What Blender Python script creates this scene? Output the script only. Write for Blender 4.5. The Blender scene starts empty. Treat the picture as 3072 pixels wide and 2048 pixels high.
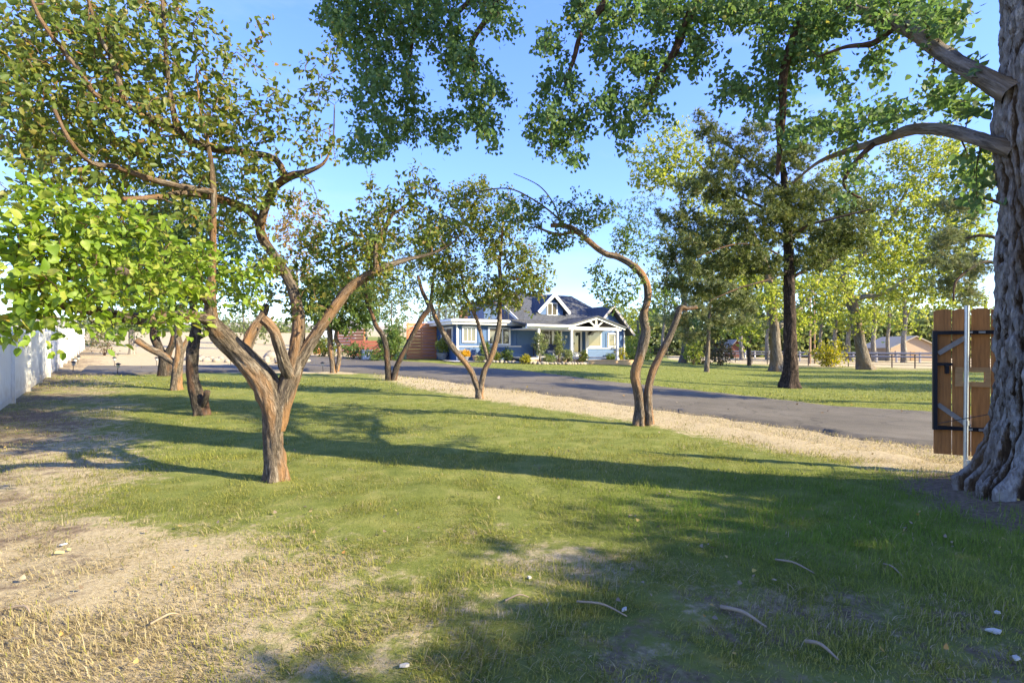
import bpy, math, random
import numpy as np
from mathutils import Vector

# ------------------------------------------------------------------ camera, sky, sun, exposure
C = bpy.context.scene
col = C.collection
EYE = 1.55
cam_d = bpy.data.cameras.new('camera'); cam = bpy.data.objects.new('camera', cam_d); col.objects.link(cam)
cam.location = (0, 0, EYE); cam.rotation_euler = (math.radians(90), 0, 0)
cam_d.sensor_width = 36; cam_d.lens = 18; cam_d.shift_y = 8/1024
cam_d.clip_start = .05; cam_d.clip_end = 4000
C.camera = cam
SUN_AZ = Vector((.94, -.34, 0)).normalized(); SUN_EL = math.radians(28)
SUN = Vector((SUN_AZ.x*math.cos(SUN_EL), SUN_AZ.y*math.cos(SUN_EL), math.sin(SUN_EL)))
W = bpy.data.worlds.new('World'); C.world = W; W.use_nodes = True
wn = W.node_tree.nodes; wl = W.node_tree.links; wn.clear()
sky = wn.new('ShaderNodeTexSky'); sky.sky_type = 'NISHITA'; sky.sun_disc = False
sky.sun_elevation = SUN_EL; sky.sun_rotation = math.atan2(SUN_AZ.x, SUN_AZ.y)
sky.altitude = 1400; sky.air_density = 1.0; sky.dust_density = .6; sky.ozone_density = 2.2
hs = wn.new('ShaderNodeHueSaturation'); hs.inputs['Saturation'].default_value = 1.2; hs.inputs['Hue'].default_value = .521; hs.inputs['Value'].default_value = 1.0
wl.new(sky.outputs[0], hs.inputs['Color'])
tc = wn.new('ShaderNodeTexCoord'); mp = wn.new('ShaderNodeMapping'); mp.inputs['Scale'].default_value = (1.2, 1.2, 4.5)
nz = wn.new('ShaderNodeTexNoise'); nz.inputs['Scale'].default_value = 2.2; nz.inputs['Detail'].default_value = 7; nz.inputs['Roughness'].default_value = .55
rp = wn.new('ShaderNodeValToRGB'); rp.color_ramp.elements[0].position = .5; rp.color_ramp.elements[1].position = .85
rp.color_ramp.elements[1].color = (.3, .3, .3, 1)
wl.new(tc.outputs['Generated'], mp.inputs[0]); wl.new(mp.outputs[0], nz.inputs['Vector']); wl.new(nz.outputs['Fac'], rp.inputs[0])
mxc = wn.new('ShaderNodeMixRGB'); mxc.inputs['Color2'].default_value = (1.6, 1.65, 1.8, 1)
# gentle roll-off of the very bright band along the horizon (same rule for the whole sky)
bw = wn.new('ShaderNodeRGBToBW'); wl.new(hs.outputs[0], bw.inputs[0])
ro = wn.new('ShaderNodeMath'); ro.operation = 'MULTIPLY_ADD'; ro.inputs[1].default_value = .36; ro.inputs[2].default_value = .92; wl.new(bw.outputs[0], ro.inputs[0])
dv = wn.new('ShaderNodeMixRGB'); dv.blend_type = 'DIVIDE'; dv.inputs['Fac'].default_value = 1; wl.new(hs.outputs[0], dv.inputs['Color1'])
mn = wn.new('ShaderNodeMath'); mn.operation = 'MINIMUM'; mn.inputs[1].default_value = 1.9; wl.new(ro.outputs[0], mn.inputs[0]); wl.new(mn.outputs[0], dv.inputs['Color2'])
wl.new(rp.outputs[0], mxc.inputs['Fac']); wl.new(dv.outputs[0], mxc.inputs['Color1'])
bg = wn.new('ShaderNodeBackground'); bg.inputs['Strength'].default_value = .15
wo = wn.new('ShaderNodeOutputWorld'); wl.new(mxc.outputs[0], bg.inputs[0]); wl.new(bg.outputs[0], wo.inputs[0])
sd = bpy.data.lights.new('sun', 'SUN'); sd.energy = 2.8; sd.angle = math.radians(.53); sd.color = (1, .88, .60)
so = bpy.data.objects.new('sun', sd); col.objects.link(so); so.location = (20, -10, 30)
so.rotation_euler = SUN.to_track_quat('Z', 'Y').to_euler()
vs = C.view_settings; vs.view_transform = 'Standard'; vs.look = 'None'; vs.gamma = 1; vs.exposure = 2.42
C.cycles.max_bounces = 6; C.cycles.diffuse_bounces = 3; C.cycles.transmission_bounces = 4; C.cycles.transparent_max_bounces = 6
C.cycles.use_denoising = True

rng = np.random.default_rng(11); random.seed(5)
S = 2352/1024; HY = 349.0; F = 512.0

# ------------------------------------------------------------------ noise, terrain, picture-to-place helpers
def _h(ix, iy, iz, seed):
    h = (ix.astype(np.int64)*374761393 + iy.astype(np.int64)*668265263 + iz.astype(np.int64)*2147483647 + seed*974634777) & 0xffffffff
    h = ((h ^ (h >> 13))*1274126177) & 0xffffffff
    h = ((h ^ (h >> 16))*2246822519) & 0xffffffff
    return ((h ^ (h >> 15)) & 0xffffff)/float(0xffffff)
def vn(x, y, z=None, seed=0):
    x = np.asarray(x, float); y = np.asarray(y, float); z = np.zeros_like(x) if z is None else np.asarray(z, float)
    ix, iy, iz = np.floor(x), np.floor(y), np.floor(z)
    fx, fy, fz = x-ix, y-iy, z-iz
    fx, fy, fz = [f*f*(3-2*f) for f in (fx, fy, fz)]
    r = 0
    for a in (0, 1):
        for b in (0, 1):
            for c in (0, 1):
                w = (fx if a else 1-fx)*(fy if b else 1-fy)*(fz if c else 1-fz)
                r = r + w*_h(ix+a, iy+b, iz+c, seed)
    return r
def fbm(x, y, z=None, o=4, seed=0):
    r = 0; a = .5; t = 0
    for k in range(o):
        r = r + a*vn(np.asarray(x)*2**k, np.asarray(y)*2**k, None if z is None else np.asarray(z)*2**k, seed+k); t += a; a *= .5
    return r/t
def ss(a, b, x):
    t = np.clip((np.asarray(x, float)-a)/(b-a), 0, 1); return t*t*(3-2*t)

AT = np.linspace(-1.3, 1.3, 261)
AV = np.interp(AT, [-1.2, -.7, -.45, -.2, -.1, .1, .2, .3, .45, .6, 1.2], [1., 1., .8, .68, .66, .5, .36, .15, -.15, -.2, -.2])
AV = np.convolve(np.pad(AV, 12, 'edge'), np.ones(25)/25, 'valid')
def Z(x, d):
    x = np.asarray(x, float); d = np.asarray(d, float)
    t = x/np.maximum(d, 4.0)
    r = np.minimum((np.sqrt((d-8)**2+4)+(d-8))/50, 1.5)
    r = r*ss(0, 6, d)
    z = np.interp(t, AT, AV)*r
    z = z + .05*np.clip(d-45, 0, 150)*np.interp(t, [-.2, .05], [1, 0])
    m = np.sqrt((x-5.45)**2+(d-4.95)**2)
    return z + .22*np.exp(-(m/1.0)**2)
def P(dx, dy, d):
    return np.array([(dx/S-512)/F*d, d, EYE-(dy/S-HY)/F*d])
def G(dx, dy):
    px, py = dx/S, dy/S
    ds = np.geomspace(1.5, 400, 6000)
    zr = EYE-(py-HY)/F*ds; g = Z((px-512)/F*ds, ds)
    k = np.argmax(zr <= g)
    d = ds[k] if (zr <= g).any() else 90.0
    x = (px-512)/F*d
    return np.array([x, d, float(Z(x, d))])
def GF(fx, fy): return G(fx/1.30612, fy/1.30612)

# ------------------------------------------------------------------ mesh helpers
def mesh_np(name, v, faces, mat=None, attrs=None, smooth=False):
    me = bpy.data.meshes.new(name)
    v = np.asarray(v, np.float32); me.vertices.add(len(v)); me.vertices.foreach_set('co', v.ravel())
    blocks = faces if isinstance(faces, (list, tuple)) else [faces]
    blocks = [np.asarray(b, np.int32) for b in blocks if len(b)]
    lv = np.concatenate([b.ravel() for b in blocks])
    lt = np.concatenate([np.full(len(b), b.shape[1], np.int32) for b in blocks])
    ls = np.concatenate([[0], np.cumsum(lt)[:-1]]).astype(np.int32)
    me.loops.add(len(lv)); me.loops.foreach_set('vertex_index', lv)
    me.polygons.add(len(lt)); me.polygons.foreach_set('loop_start', ls); me.polygons.foreach_set('loop_total', lt)
    if smooth: me.polygons.foreach_set('use_smooth', np.ones(len(lt), bool))
    for k, a in (attrs or {}).items():
        a = np.asarray(a, np.float32)
        if a.ndim == 1:
            me.attributes.new(k, 'FLOAT', 'POINT').data.foreach_set('value', a)
        else:
            me.attributes.new(k, 'FLOAT_VECTOR', 'POINT').data.foreach_set('vector', a.ravel())
    me.update(calc_edges=True); me.validate()
    if mat: me.materials.append(mat)
    return me
def obj(name, me, parent=None, loc=None, kind=None, label=None):
    o = bpy.data.objects.new(name, me); col.objects.link(o)
    if parent is not None: o.parent = parent
    if loc is not None: o.location = loc
    if kind: o['kind'] = kind
    if label: o['label'] = label
    return o
def thing(name, label, cat, loc=(0, 0, 0), rz=0, group=None):
    o = bpy.data.objects.new(name, None); col.objects.link(o); o.location = loc; o.rotation_euler = (0, 0, rz)
    o.empty_display_size = .2; o['label'] = label; o['category'] = cat
    if group: o['group'] = group
    return o
def tag(o, label, cat, group=None):
    o['label'] = label; o['category'] = cat
    if group: o['group'] = group
    return o

class MB:
    def __init__(s): s.v = []; s.q = []; s.t = []; s.n = []
    def box(s, x0, y0, z0, x1, y1, z1, bev=0):
        b = len(s.v)
        s.v += [(x0, y0, z0), (x1, y0, z0), (x1, y1, z0), (x0, y1, z0), (x0, y0, z1), (x1, y0, z1), (x1, y1, z1), (x0, y1, z1)]
        s.q += [tuple(b+i for i in f) for f in ((3, 2, 1, 0), (4, 5, 6, 7), (0, 1, 5, 4), (1, 2, 6, 5), (2, 3, 7, 6), (3, 0, 4, 7))]
        return s
    def prism(s, pts, axis, a0, a1):
        # outline pts (2D) extruded along axis 'x','y' or 'z'
        b = len(s.v); n = len(pts)
        for a in (a0, a1):
            for p in pts:
                s.v.append({'x': (a, p[0], p[1]), 'y': (p[0], a, p[1]), 'z': (p[0], p[1], a)}[axis])
        for i in range(n): s.q.append((b+i, b+(i+1) % n, b+n+(i+1) % n, b+n+i))
        s.n.append(tuple(range(b+n-1, b-1, -1))); s.n.append(tuple(range(b+n, b+2*n)))
        return s
    def bar(s, p, q, w, h=None, up=(0, 0, 1)):
        h = h or w; p = Vector(p); q = Vector(q); d = (q-p).normalized(); u = Vector(up)
        if abs(d.dot(u)) > .98: u = Vector((0, 1, 0))
        a = d.cross(u).normalized(); c = a.cross(d)
        b = len(s.v)
        for e in (p, q):
            for i, j in ((-1, -1), (1, -1), (1, 1), (-1, 1)): s.v.append(tuple(e+a*(w/2*i)+c*(h/2*j)))
        s.q += [tuple(b+i for i in f) for f in ((3, 2, 1, 0), (4, 5, 6, 7), (0, 1, 5, 4), (1, 2, 6, 5), (2, 3, 7, 6), (3, 0, 4, 7))]
        return s
    def tube(s, p, q, r, n=8, r2=None):
        p = Vector(p); q = Vector(q); d = (q-p).normalized(); u = Vector((0, 0, 1))
        if abs(d.dot(u)) > .98: u = Vector((0, 1, 0))
        a = d.cross(u).normalized(); c = a.cross(d); b = len(s.v); r2 = r if r2 is None else r2
        for e, rr in ((p, r), (q, r2)):
            for k in range(n):
                an = 2*math.pi*k/n; s.v.append(tuple(e+a*(rr*math.cos(an))+c*(rr*math.sin(an))))
        for k in range(n): s.q.append((b+k, b+(k+1) % n, b+n+(k+1) % n, b+n+k))
        s.n.append(tuple(range(b+n-1, b-1, -1))); s.n.append(tuple(range(b+n, b+2*n)))
        return s
    def lathe(s, prof, n=16, cx=0, cy=0):
        b = len(s.v)
        for r, z in prof:
            for k in range(n): s.v.append((cx+r*math.cos(2*math.pi*k/n), cy+r*math.sin(2*math.pi*k/n), z))
        for i in range(len(prof)-1):
            for k in range(n): s.q.append((b+i*n+k, b+i*n+(k+1) % n, b+(i+1)*n+(k+1) % n, b+(i+1)*n+k))
        s.n.append(tuple(range(b+n-1, b-1, -1))); e = b+(len(prof)-1)*n; s.n.append(tuple(range(e, e+n)))
        return s
    def mesh(s, name, mat, bevel=0):
        me = bpy.data.meshes.new(name); me.from_pydata(s.v, [], s.q+s.t+s.n); me.update(); me.materials.append(mat)
        return me
    def build(s, name, mat, parent=None, loc=None, bevel=0, **k):
        o = obj(name, s.mesh(name, mat), parent, loc, **k)
        if bevel:
            m = o.modifiers.new('bevel', 'BEVEL'); m.width = bevel; m.segments = 2; m.limit_method = 'ANGLE'
        return o

# ------------------------------------------------------------------ materials
def new_mat(name):
    m = bpy.data.materials.new(name); m.use_nodes = True; n = m.node_tree.nodes; n.clear()
    out = n.new('ShaderNodeOutputMaterial'); return m, n, m.node_tree.links, out
def ramp(n, stops):
    r = n.new('ShaderNodeValToRGB'); e = r.color_ramp.elements
    while len(e) < len(stops): e.new(.5)
    for k, (p, c) in enumerate(stops): e[k].position = p; e[k].color = (*c, 1)
    return r
def attr(n, name):
    a = n.new('ShaderNodeAttribute'); a.attribute_name = name; return a
def plain(name, c, rough=.6, metal=0, var=.25, scale=6, bump=.0, spec=.4, stretch=(1, 1, 1)):
    m, n, l, out = new_mat(name)
    b = n.new('ShaderNodeBsdfPrincipled'); b.inputs['Roughness'].default_value = rough; b.inputs['Metallic'].default_value = metal
    b.inputs['Specular IOR Level'].default_value = spec
    t = n.new('ShaderNodeTexCoord'); mp = n.new('ShaderNodeMapping'); mp.inputs['Scale'].default_value = stretch
    z = n.new('ShaderNodeTexNoise'); z.inputs['Scale'].default_value = scale; z.inputs['Detail'].default_value = 6; z.inputs['Roughness'].default_value = .65
    l.new(t.outputs['Object'], mp.inputs[0]); l.new(mp.outputs[0], z.inputs['Vector'])
    r = ramp(n, [(.25, tuple(x*(1-var) for x in c)), (.75, tuple(min(1, x*(1+var)) for x in c))])
    l.new(z.outputs['Fac'], r.inputs[0]); l.new(r.outputs[0], b.inputs['Base Color'])
    if bump:
        bp = n.new('ShaderNodeBump'); bp.inputs['Strength'].default_value = bump; bp.inputs['Distance'].default_value = .02
        l.new(z.outputs['Fac'], bp.inputs['Height']); l.new(bp.outputs[0], b.inputs['Normal'])
    l.new(b.outputs[0], out.inputs[0]); return m
def leaf_mat(name, stops, trans=.4, rough=.45, objrand=False):
    m, n, l, out = new_mat(name)
    r = ramp(n, stops)
    if objrand:
        oi = n.new('ShaderNodeObjectInfo'); l.new(oi.outputs['Random'], r.inputs[0])
    else:
        a = attr(n, 'rnd'); l.new(a.outputs['Fac'], r.inputs[0])
    b = n.new('ShaderNodeBsdfPrincipled'); b.inputs['Roughness'].default_value = rough; b.inputs['Specular IOR Level'].default_value = .35
    l.new(r.outputs[0], b.inputs['Base Color'])
    t = n.new('ShaderNodeBsdfTranslucent'); g = n.new('ShaderNodeHueSaturation'); g.inputs['Saturation'].default_value = 1.1; g.inputs['Value'].default_value = 1.7; g.inputs['Hue'].default_value = .485
    l.new(r.outputs[0], g.inputs['Color']); l.new(g.outputs[0], t.inputs[0])
    mx = n.new('ShaderNodeMixShader'); mx.inputs[0].default_value = trans
    l.new(b.outputs[0], mx.inputs[1]); l.new(t.outputs[0], mx.inputs[2]); l.new(mx.outputs[0], out.inputs[0]); return m
def bark_mat(name, dark, mid, light, accent=None, scale=9, zs=.22, bump=1.0, dist=.03):
    m, n, l, out = new_mat(name)
    a = attr(n, 'bk'); mp = n.new('ShaderNodeMapping'); mp.inputs['Scale'].default_value = (1, 1, zs); l.new(a.outputs['Vector'], mp.inputs[0])
    w = n.new('ShaderNodeTexNoise'); w.inputs['Scale'].default_value = scale; w.inputs['Detail'].default_value = 8; w.inputs['Roughness'].default_value = .62
    w.inputs['Distortion'].default_value = .6
    l.new(mp.outputs[0], w.inputs['Vector'])
    v = n.new('ShaderNodeTexNoise'); v.inputs['Scale'].default_value = scale*3.6; v.inputs['Detail'].default_value = 6; v.inputs['Roughness'].default_value = .7; v.inputs['Distortion'].default_value = 1.2
    l.new(mp.outputs[0], v.inputs['Vector'])
    rg = n.new('ShaderNodeMath'); rg.operation = 'SUBTRACT'; l.new(w.outputs['Fac'], rg.inputs[0]); rg.inputs[1].default_value = .5
    ab = n.new('ShaderNodeMath'); ab.operation = 'ABSOLUTE'; l.new(rg.outputs[0], ab.inputs[0])
    sc2 = n.new('ShaderNodeMath'); sc2.operation = 'MULTIPLY'; sc2.inputs[1].default_value = 2.6; sc2.use_clamp = True; l.new(ab.outputs[0], sc2.inputs[0])
    ad = n.new('ShaderNodeMath'); ad.operation = 'MULTIPLY_ADD'; l.new(sc2.outputs[0], ad.inputs[0]); ad.inputs[1].default_value = .55
    hf = n.new('ShaderNodeMath'); hf.operation = 'MULTIPLY'; l.new(v.outputs['Fac'], hf.inputs[0]); hf.inputs[1].default_value = .62; l.new(hf.outputs[0], ad.inputs[2])
    r = ramp(n, [(.27, dark), (.45, mid), (.72, light)]); l.new(ad.outputs[0], r.inputs[0])
    colr = r.outputs[0]
    if accent:
        z2 = n.new('ShaderNodeTexNoise'); z2.inputs['Scale'].default_value = scale*.28; z2.inputs['Detail'].default_value = 4; l.new(mp.outputs[0], z2.inputs['Vector'])
        r2 = ramp(n, [(.45, (0, 0, 0)), (.58, (1, 1, 1))]); l.new(z2.outputs['Fac'], r2.inputs[0])
        mx = n.new('ShaderNodeMixRGB'); mx.inputs['Color2'].default_value = (*accent, 1)
        h2 = n.new('ShaderNodeMath'); h2.operation = 'MULTIPLY'; h2.inputs[1].default_value = .75; l.new(r2.outputs[0], h2.inputs[0])
        l.new(h2.outputs[0], mx.inputs[0]); l.new(colr, mx.inputs['Color1']); colr = mx.outputs[0]
    b = n.new('ShaderNodeBsdfPrincipled'); b.inputs['Roughness'].default_value = .9; b.inputs['Specular IOR Level'].default_value = .15
    l.new(colr, b.inputs['Base Color'])
    bp = n.new('ShaderNodeBump'); bp.inputs['Strength'].default_value = bump; bp.inputs['Distance'].default_value = dist
    l.new(ad.outputs[0], bp.inputs['Height']); l.new(bp.outputs[0], b.inputs['Normal'])
    l.new(b.outputs[0], out.inputs[0]); return m
def glass_mat(name, tint=(.03, .035, .035)):
    m, n, l, out = new_mat(name); b = n.new('ShaderNodeBsdfPrincipled')
    b.inputs['Base Color'].default_value = (*tint, 1); b.inputs['Roughness'].default_value = .04; b.inputs['Specular IOR Level'].default_value = .9
    l.new(b.outputs[0], out.inputs[0]); return m

M = {}
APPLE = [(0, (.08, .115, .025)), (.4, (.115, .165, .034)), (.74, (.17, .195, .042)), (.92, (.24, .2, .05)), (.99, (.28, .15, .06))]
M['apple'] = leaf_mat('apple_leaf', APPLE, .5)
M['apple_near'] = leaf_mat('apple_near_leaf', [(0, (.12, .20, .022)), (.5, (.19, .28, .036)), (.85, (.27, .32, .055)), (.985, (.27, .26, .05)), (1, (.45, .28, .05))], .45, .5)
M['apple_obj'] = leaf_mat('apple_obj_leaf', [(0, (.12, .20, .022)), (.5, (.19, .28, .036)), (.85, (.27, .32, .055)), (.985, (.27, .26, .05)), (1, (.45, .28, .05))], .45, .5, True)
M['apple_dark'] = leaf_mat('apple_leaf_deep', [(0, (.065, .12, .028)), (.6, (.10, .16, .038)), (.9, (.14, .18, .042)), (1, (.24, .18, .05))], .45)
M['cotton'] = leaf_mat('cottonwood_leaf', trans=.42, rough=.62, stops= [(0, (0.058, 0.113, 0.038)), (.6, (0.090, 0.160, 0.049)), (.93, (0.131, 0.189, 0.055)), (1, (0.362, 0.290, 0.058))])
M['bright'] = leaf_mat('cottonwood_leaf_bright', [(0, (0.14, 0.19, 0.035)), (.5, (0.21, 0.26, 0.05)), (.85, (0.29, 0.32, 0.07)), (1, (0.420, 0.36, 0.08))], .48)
M['olive'] = leaf_mat('olive_leaf', [(0, (0.098, 0.140, 0.049)), (.6, (0.154, 0.189, 0.070)), (1, (0.238, 0.238, 0.098))], .4)
M['needle'] = leaf_mat('pine_needle', [(0, (.06, .09, .025)), (.6, (.11, .14, .038)), (.92, (.18, .19, .055)), (1, (.28, .19, .07))], .25, .5)
M['needle_pale'] = leaf_mat('pale_needle', [(0, (0.112, 0.140, 0.056)), (.6, (0.168, 0.196, 0.077)), (1, (0.266, 0.238, 0.112))], .25, .5)
M['autumn'] = leaf_mat('autumn_leaf', [(0, (.14, .15, .03)), (.45, (.25, .22, .05)), (.75, (.34, .2, .06)), (1, (.4, .2, .1))], .45)
M['yellow'] = leaf_mat('yellow_leaf', [(0, (.16, .18, .02)), (.6, (.26, .26, .03)), (1, (.38, .3, .04))], .45)
M['redtwig'] = leaf_mat('bronze_leaf', [(0, (.09, .06, .03)), (.5, (.13, .1, .05)), (1, (.1, .12, .04))], .35)
M['bark_apple'] = bark_mat('apple_bark', (.05, .04, .032), (.19, .152, .118), (.40, .35, .29), (.36, .19, .08), 12, .22, 1.0, .06)
M['bark_dark'] = bark_mat('dark_bark', (.018, .015, .012), (.08, .066, .054), (.2, .17, .14), (.15, .08, .045), 12, .25, 1.0, .05)
M['bark_pine'] = bark_mat('pine_bark', (.012, .01, .009), (.065, .045, .035), (.2, .14, .11), None, 7, .35, 1.0, .05)
M['bark_cotton'] = bark_mat('cottonwood_bark', (.06, .047, .035), (.2, .165, .13), (.38, .34, .29), (.2, .13, .065), 6, .16, 1.0, .05)
M['bark_pale'] = bark_mat('pale_bark', (.1, .085, .07), (.26, .23, .19), (.42, .4, .36), None, 6, .2, .8, .03)
M['bark_limb'] = bark_mat('limb_bark', (.03, .018, .012), (.1, .06, .04), (.18, .12, .09), None, 14, .25, .8, .015)
M['white'] = plain('white_paint', (.78, .77, .75), .5, var=.06, scale=3)
M['vinyl'] = plain('white_vinyl', (.62, .62, .61), .45, var=.06, scale=2)
def splash(m):
    n = m.node_tree.nodes; l = m.node_tree.links; b = [k for k in n if k.type == 'BSDF_PRINCIPLED'][0]; src = b.inputs['Base Color'].links[0].from_socket
    t = n.new('ShaderNodeTexCoord'); sp = n.new('ShaderNodeSeparateXYZ'); l.new(t.outputs['Object'], sp.inputs[0]); g = n.new('ShaderNodeNewGeometry')
    z = n.new('ShaderNodeTexNoise'); z.inputs['Scale'].default_value = 5; z.inputs['Detail'].default_value = 6; l.new(g.outputs['Position'], z.inputs['Vector'])
    a = n.new('ShaderNodeMath'); a.operation = 'MULTIPLY_ADD'; a.inputs[1].default_value = -1.1; l.new(z.outputs['Fac'], a.inputs[0]); l.new(sp.outputs['Z'], a.inputs[2])
    r = n.new('ShaderNodeMapRange'); r.inputs[1].default_value = -.5; r.inputs[2].default_value = .15; r.inputs[3].default_value = .6; r.inputs[4].default_value = 0; l.new(a.outputs[0], r.inputs[0])
    x = n.new('ShaderNodeMixRGB'); x.inputs['Color2'].default_value = (.34, .27, .19, 1); l.new(r.outputs[0], x.inputs[0]); l.new(src, x.inputs['Color1']); l.new(x.outputs[0], b.inputs['Base Color'])
splash(M['vinyl'])
M['blue'] = plain('blue_siding', (.052, .115, .255), .6, var=.12, scale=4)
M['shingle'] = plain('roof_shingle', (.075, .08, .095), .85, var=.5, scale=14, bump=.5, stretch=(1, 1, 2))
M['cedar'] = plain('cedar_slat', (.5, .19, .08), .6, var=.3, scale=3, stretch=(.6, 4, 9), bump=.2)
M['cedar_dark'] = plain('stained_board', (.22, .06, .04), .6, var=.3, scale=3, stretch=(.6, 4, 9), bump=.2)
M['gateboard'] = plain('gate_board', (.36, .155, .045), .7, var=.4, scale=5, stretch=(7, 7, .6), bump=.3)
M['gatetrim'] = plain('gate_trim', (.40, .23, .10), .7, var=.25, scale=5, stretch=(2, 7, 7), bump=.3)
M['grey_wood'] = plain('weathered_brace', (.24, .22, .2), .8, var=.25, scale=8)
M['steel'] = plain('black_steel', (.012, .014, .022), .45, .3, var=.2)
M['galv'] = plain('galvanised_steel', (.52, .54, .56), .38, .75, var=.12, scale=12)
M['pipe'] = plain('rusty_pipe', (.07, .055, .05), .7, .3, var=.3)
M['glass'] = glass_mat('window_glass', (.10, .09, .07))
M['glassdark'] = glass_mat('dark_glass')
M['stone'] = plain('porch_stone', (.45, .33, .22), .85, var=.3, scale=5, bump=.4)
M['rock'] = plain('border_rock', (.29, .25, .20), .9, var=.3, scale=6, bump=.5)
M['wooddeck'] = plain('step_wood', (.48, .32, .17), .75, var=.25, scale=4, stretch=(.5, 5, 5))
M['concrete'] = plain('concrete', (.45, .43, .41), .85, var=.15, scale=5, bump=.2)
M['soil'] = plain('soil', (.13, .09, .065), .95, var=.35, scale=8, bump=.6)
M['black'] = plain('black_plastic', (.015, .015, .017), .45, var=.1)
M['lamp'] = plain('lamp_lens', (.35, .36, .36), .25, var=.1)
M['navy'] = plain('navy_cushion', (.02, .03, .075), .8, var=.2)
M['pot'] = plain('grey_pot', (.2, .21, .25), .5, var=.2)
M['terracotta'] = plain('terracotta', (.55, .22, .08), .7, var=.2)
M['wicker'] = plain('brown_wicker', (.16, .07, .04), .7, var=.4, scale=25)
M['tan'] = plain('tan_stucco', (.40, .29, .20), .9, var=.12)
M['tanroof'] = plain('tan_roof', (.38, .33, .27), .85, var=.15)
M['redbarn'] = plain('red_barn_wall', (.15, .05, .035), .8, var=.25)
M['greyroof'] = plain('grey_metal_roof', (.3, .28, .27), .6, var=.2)
M['pole'] = plain('pole_wood', (.34, .22, .14), .85, var=.25, stretch=(4, 4, .5))
M['dirtyrail'] = plain('weathered_rail', (.36, .33, .33), .8, var=.25)
M['shed'] = plain('pale_blue_shed', (.55, .6, .7), .6, var=.08)
M['chip'] = plain('pale_wood_chip', (.46, .42, .35), .8, var=.2, scale=10)
M['stick'] = plain('dry_stick', (.27, .2, .13), .85, var=.3, scale=10)
M['flower'] = leaf_mat('yellow_flower', [(0, (.5, .3, .02)), (1, (.7, .45, .03))], .2)

# ground: painted weights (dry, dirt) broken up by noise
def ground_mat():
    m, n, l, out = new_mat('lawn_ground')
    geo = n.new('ShaderNodeNewGeometry')
    def noise(s, d=6, r=.65):
        z = n.new('ShaderNodeTexNoise'); z.inputs['Scale'].default_value = s; z.inputs['Detail'].default_value = d; z.inputs['Roughness'].default_value = r
        l.new(geo.outputs['Position'], z.inputs['Vector']); return z.outputs['Fac']
    def mask(a, nz, k, lo, hi):
        ad = n.new('ShaderNodeMath'); ad.operation = 'MULTIPLY_ADD'; l.new(nz, ad.inputs[0]); ad.inputs[1].default_value = k; l.new(a, ad.inputs[2])
        mr = n.new('ShaderNodeMapRange'); mr.interpolation_type = 'SMOOTHSTEP'; l.new(ad.outputs[0], mr.inputs[0])
        mr.inputs[1].default_value = lo; mr.inputs[2].default_value = hi; return mr.outputs[0]
    gr = ramp(n, [(.3, (.11, .135, .028)), (.5, (.17, .19, .045)), (.7, (.25, .245, .075))]); l.new(noise(2.5), gr.inputs[0])
    st = ramp(n, [(.3, (.30, .23, .13)), (.5, (.43, .345, .21)), (.72, (.56, .465, .31))]); l.new(noise(30, 5, .8), st.inputs[0])
    di = ramp(n, [(.3, (.085, .06, .04)), (.5, (.18, .13, .088)), (.72, (.29, .22, .15))]); l.new(noise(22, 6, .75), di.inputs[0])
    m1 = n.new('ShaderNodeMixRGB'); l.new(mask(attr(n, 'dry').outputs['Fac'], noise(7, 7, .7), 1.3, .95, 1.3), m1.inputs[0])
    l.new(gr.outputs[0], m1.inputs['Color1']); l.new(st.outputs[0], m1.inputs['Color2'])
    m2 = n.new('ShaderNodeMixRGB'); l.new(mask(attr(n, 'dirt').outputs['Fac'], noise(4.5, 7, .75), 1.4, 1.02, 1.35), m2.inputs[0])
    l.new(m1.outputs[0], m2.inputs['Color1']); l.new(di.outputs[0], m2.inputs['Color2'])
    b = n.new('ShaderNodeBsdfPrincipled'); b.inputs['Roughness'].default_value = .95; b.inputs['Specular IOR Level'].default_value = .1
    l.new(m2.outputs[0], b.inputs['Base Color'])
    bp = n.new('ShaderNodeBump'); bp.inputs['Strength'].default_value = .8; bp.inputs['Distance'].default_value = .04
    l.new(noise(28, 8, .8), bp.inputs['Height']); l.new(bp.outputs[0], b.inputs['Normal']); l.new(b.outputs[0], out.inputs[0]); return m
def blade_mat():
    m, n, l, out = new_mat('grass_blade')
    g = ramp(n, [(0, (.15, .175, .026)), (.5, (.27, .275, .045)), (1, (.42, .39, .10))]); s = ramp(n, [(0, (.34, .26, .14)), (.5, (.46, .37, .21)), (1, (.58, .48, .31))])
    a = attr(n, 'rnd'); l.new(a.outputs['Fac'], g.inputs[0]); l.new(a.outputs['Fac'], s.inputs[0])
    lu = n.new('ShaderNodeMixRGB'); lu.inputs['Color2'].default_value = (.15, .25, .028, 1); l.new(attr(n, 'lush').outputs['Fac'], lu.inputs[0]); l.new(g.outputs[0], lu.inputs['Color1'])
    mx = n.new('ShaderNodeMixRGB'); l.new(attr(n, 'dry').outputs['Fac'], mx.inputs[0]); l.new(lu.outputs[0], mx.inputs['Color1']); l.new(s.outputs[0], mx.inputs['Color2'])
    b = n.new('ShaderNodeBsdfDiffuse'); l.new(mx.outputs[0], b.inputs[0]); t = n.new('ShaderNodeBsdfTranslucent'); l.new(mx.outputs[0], t.inputs[0])
    x = n.new('ShaderNodeMixShader'); x.inputs[0].default_value = .5; l.new(b.outputs[0], x.inputs[1]); l.new(t.outputs[0], x.inputs[2]); l.new(x.outputs[0], out.inputs[0]); return m
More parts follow.
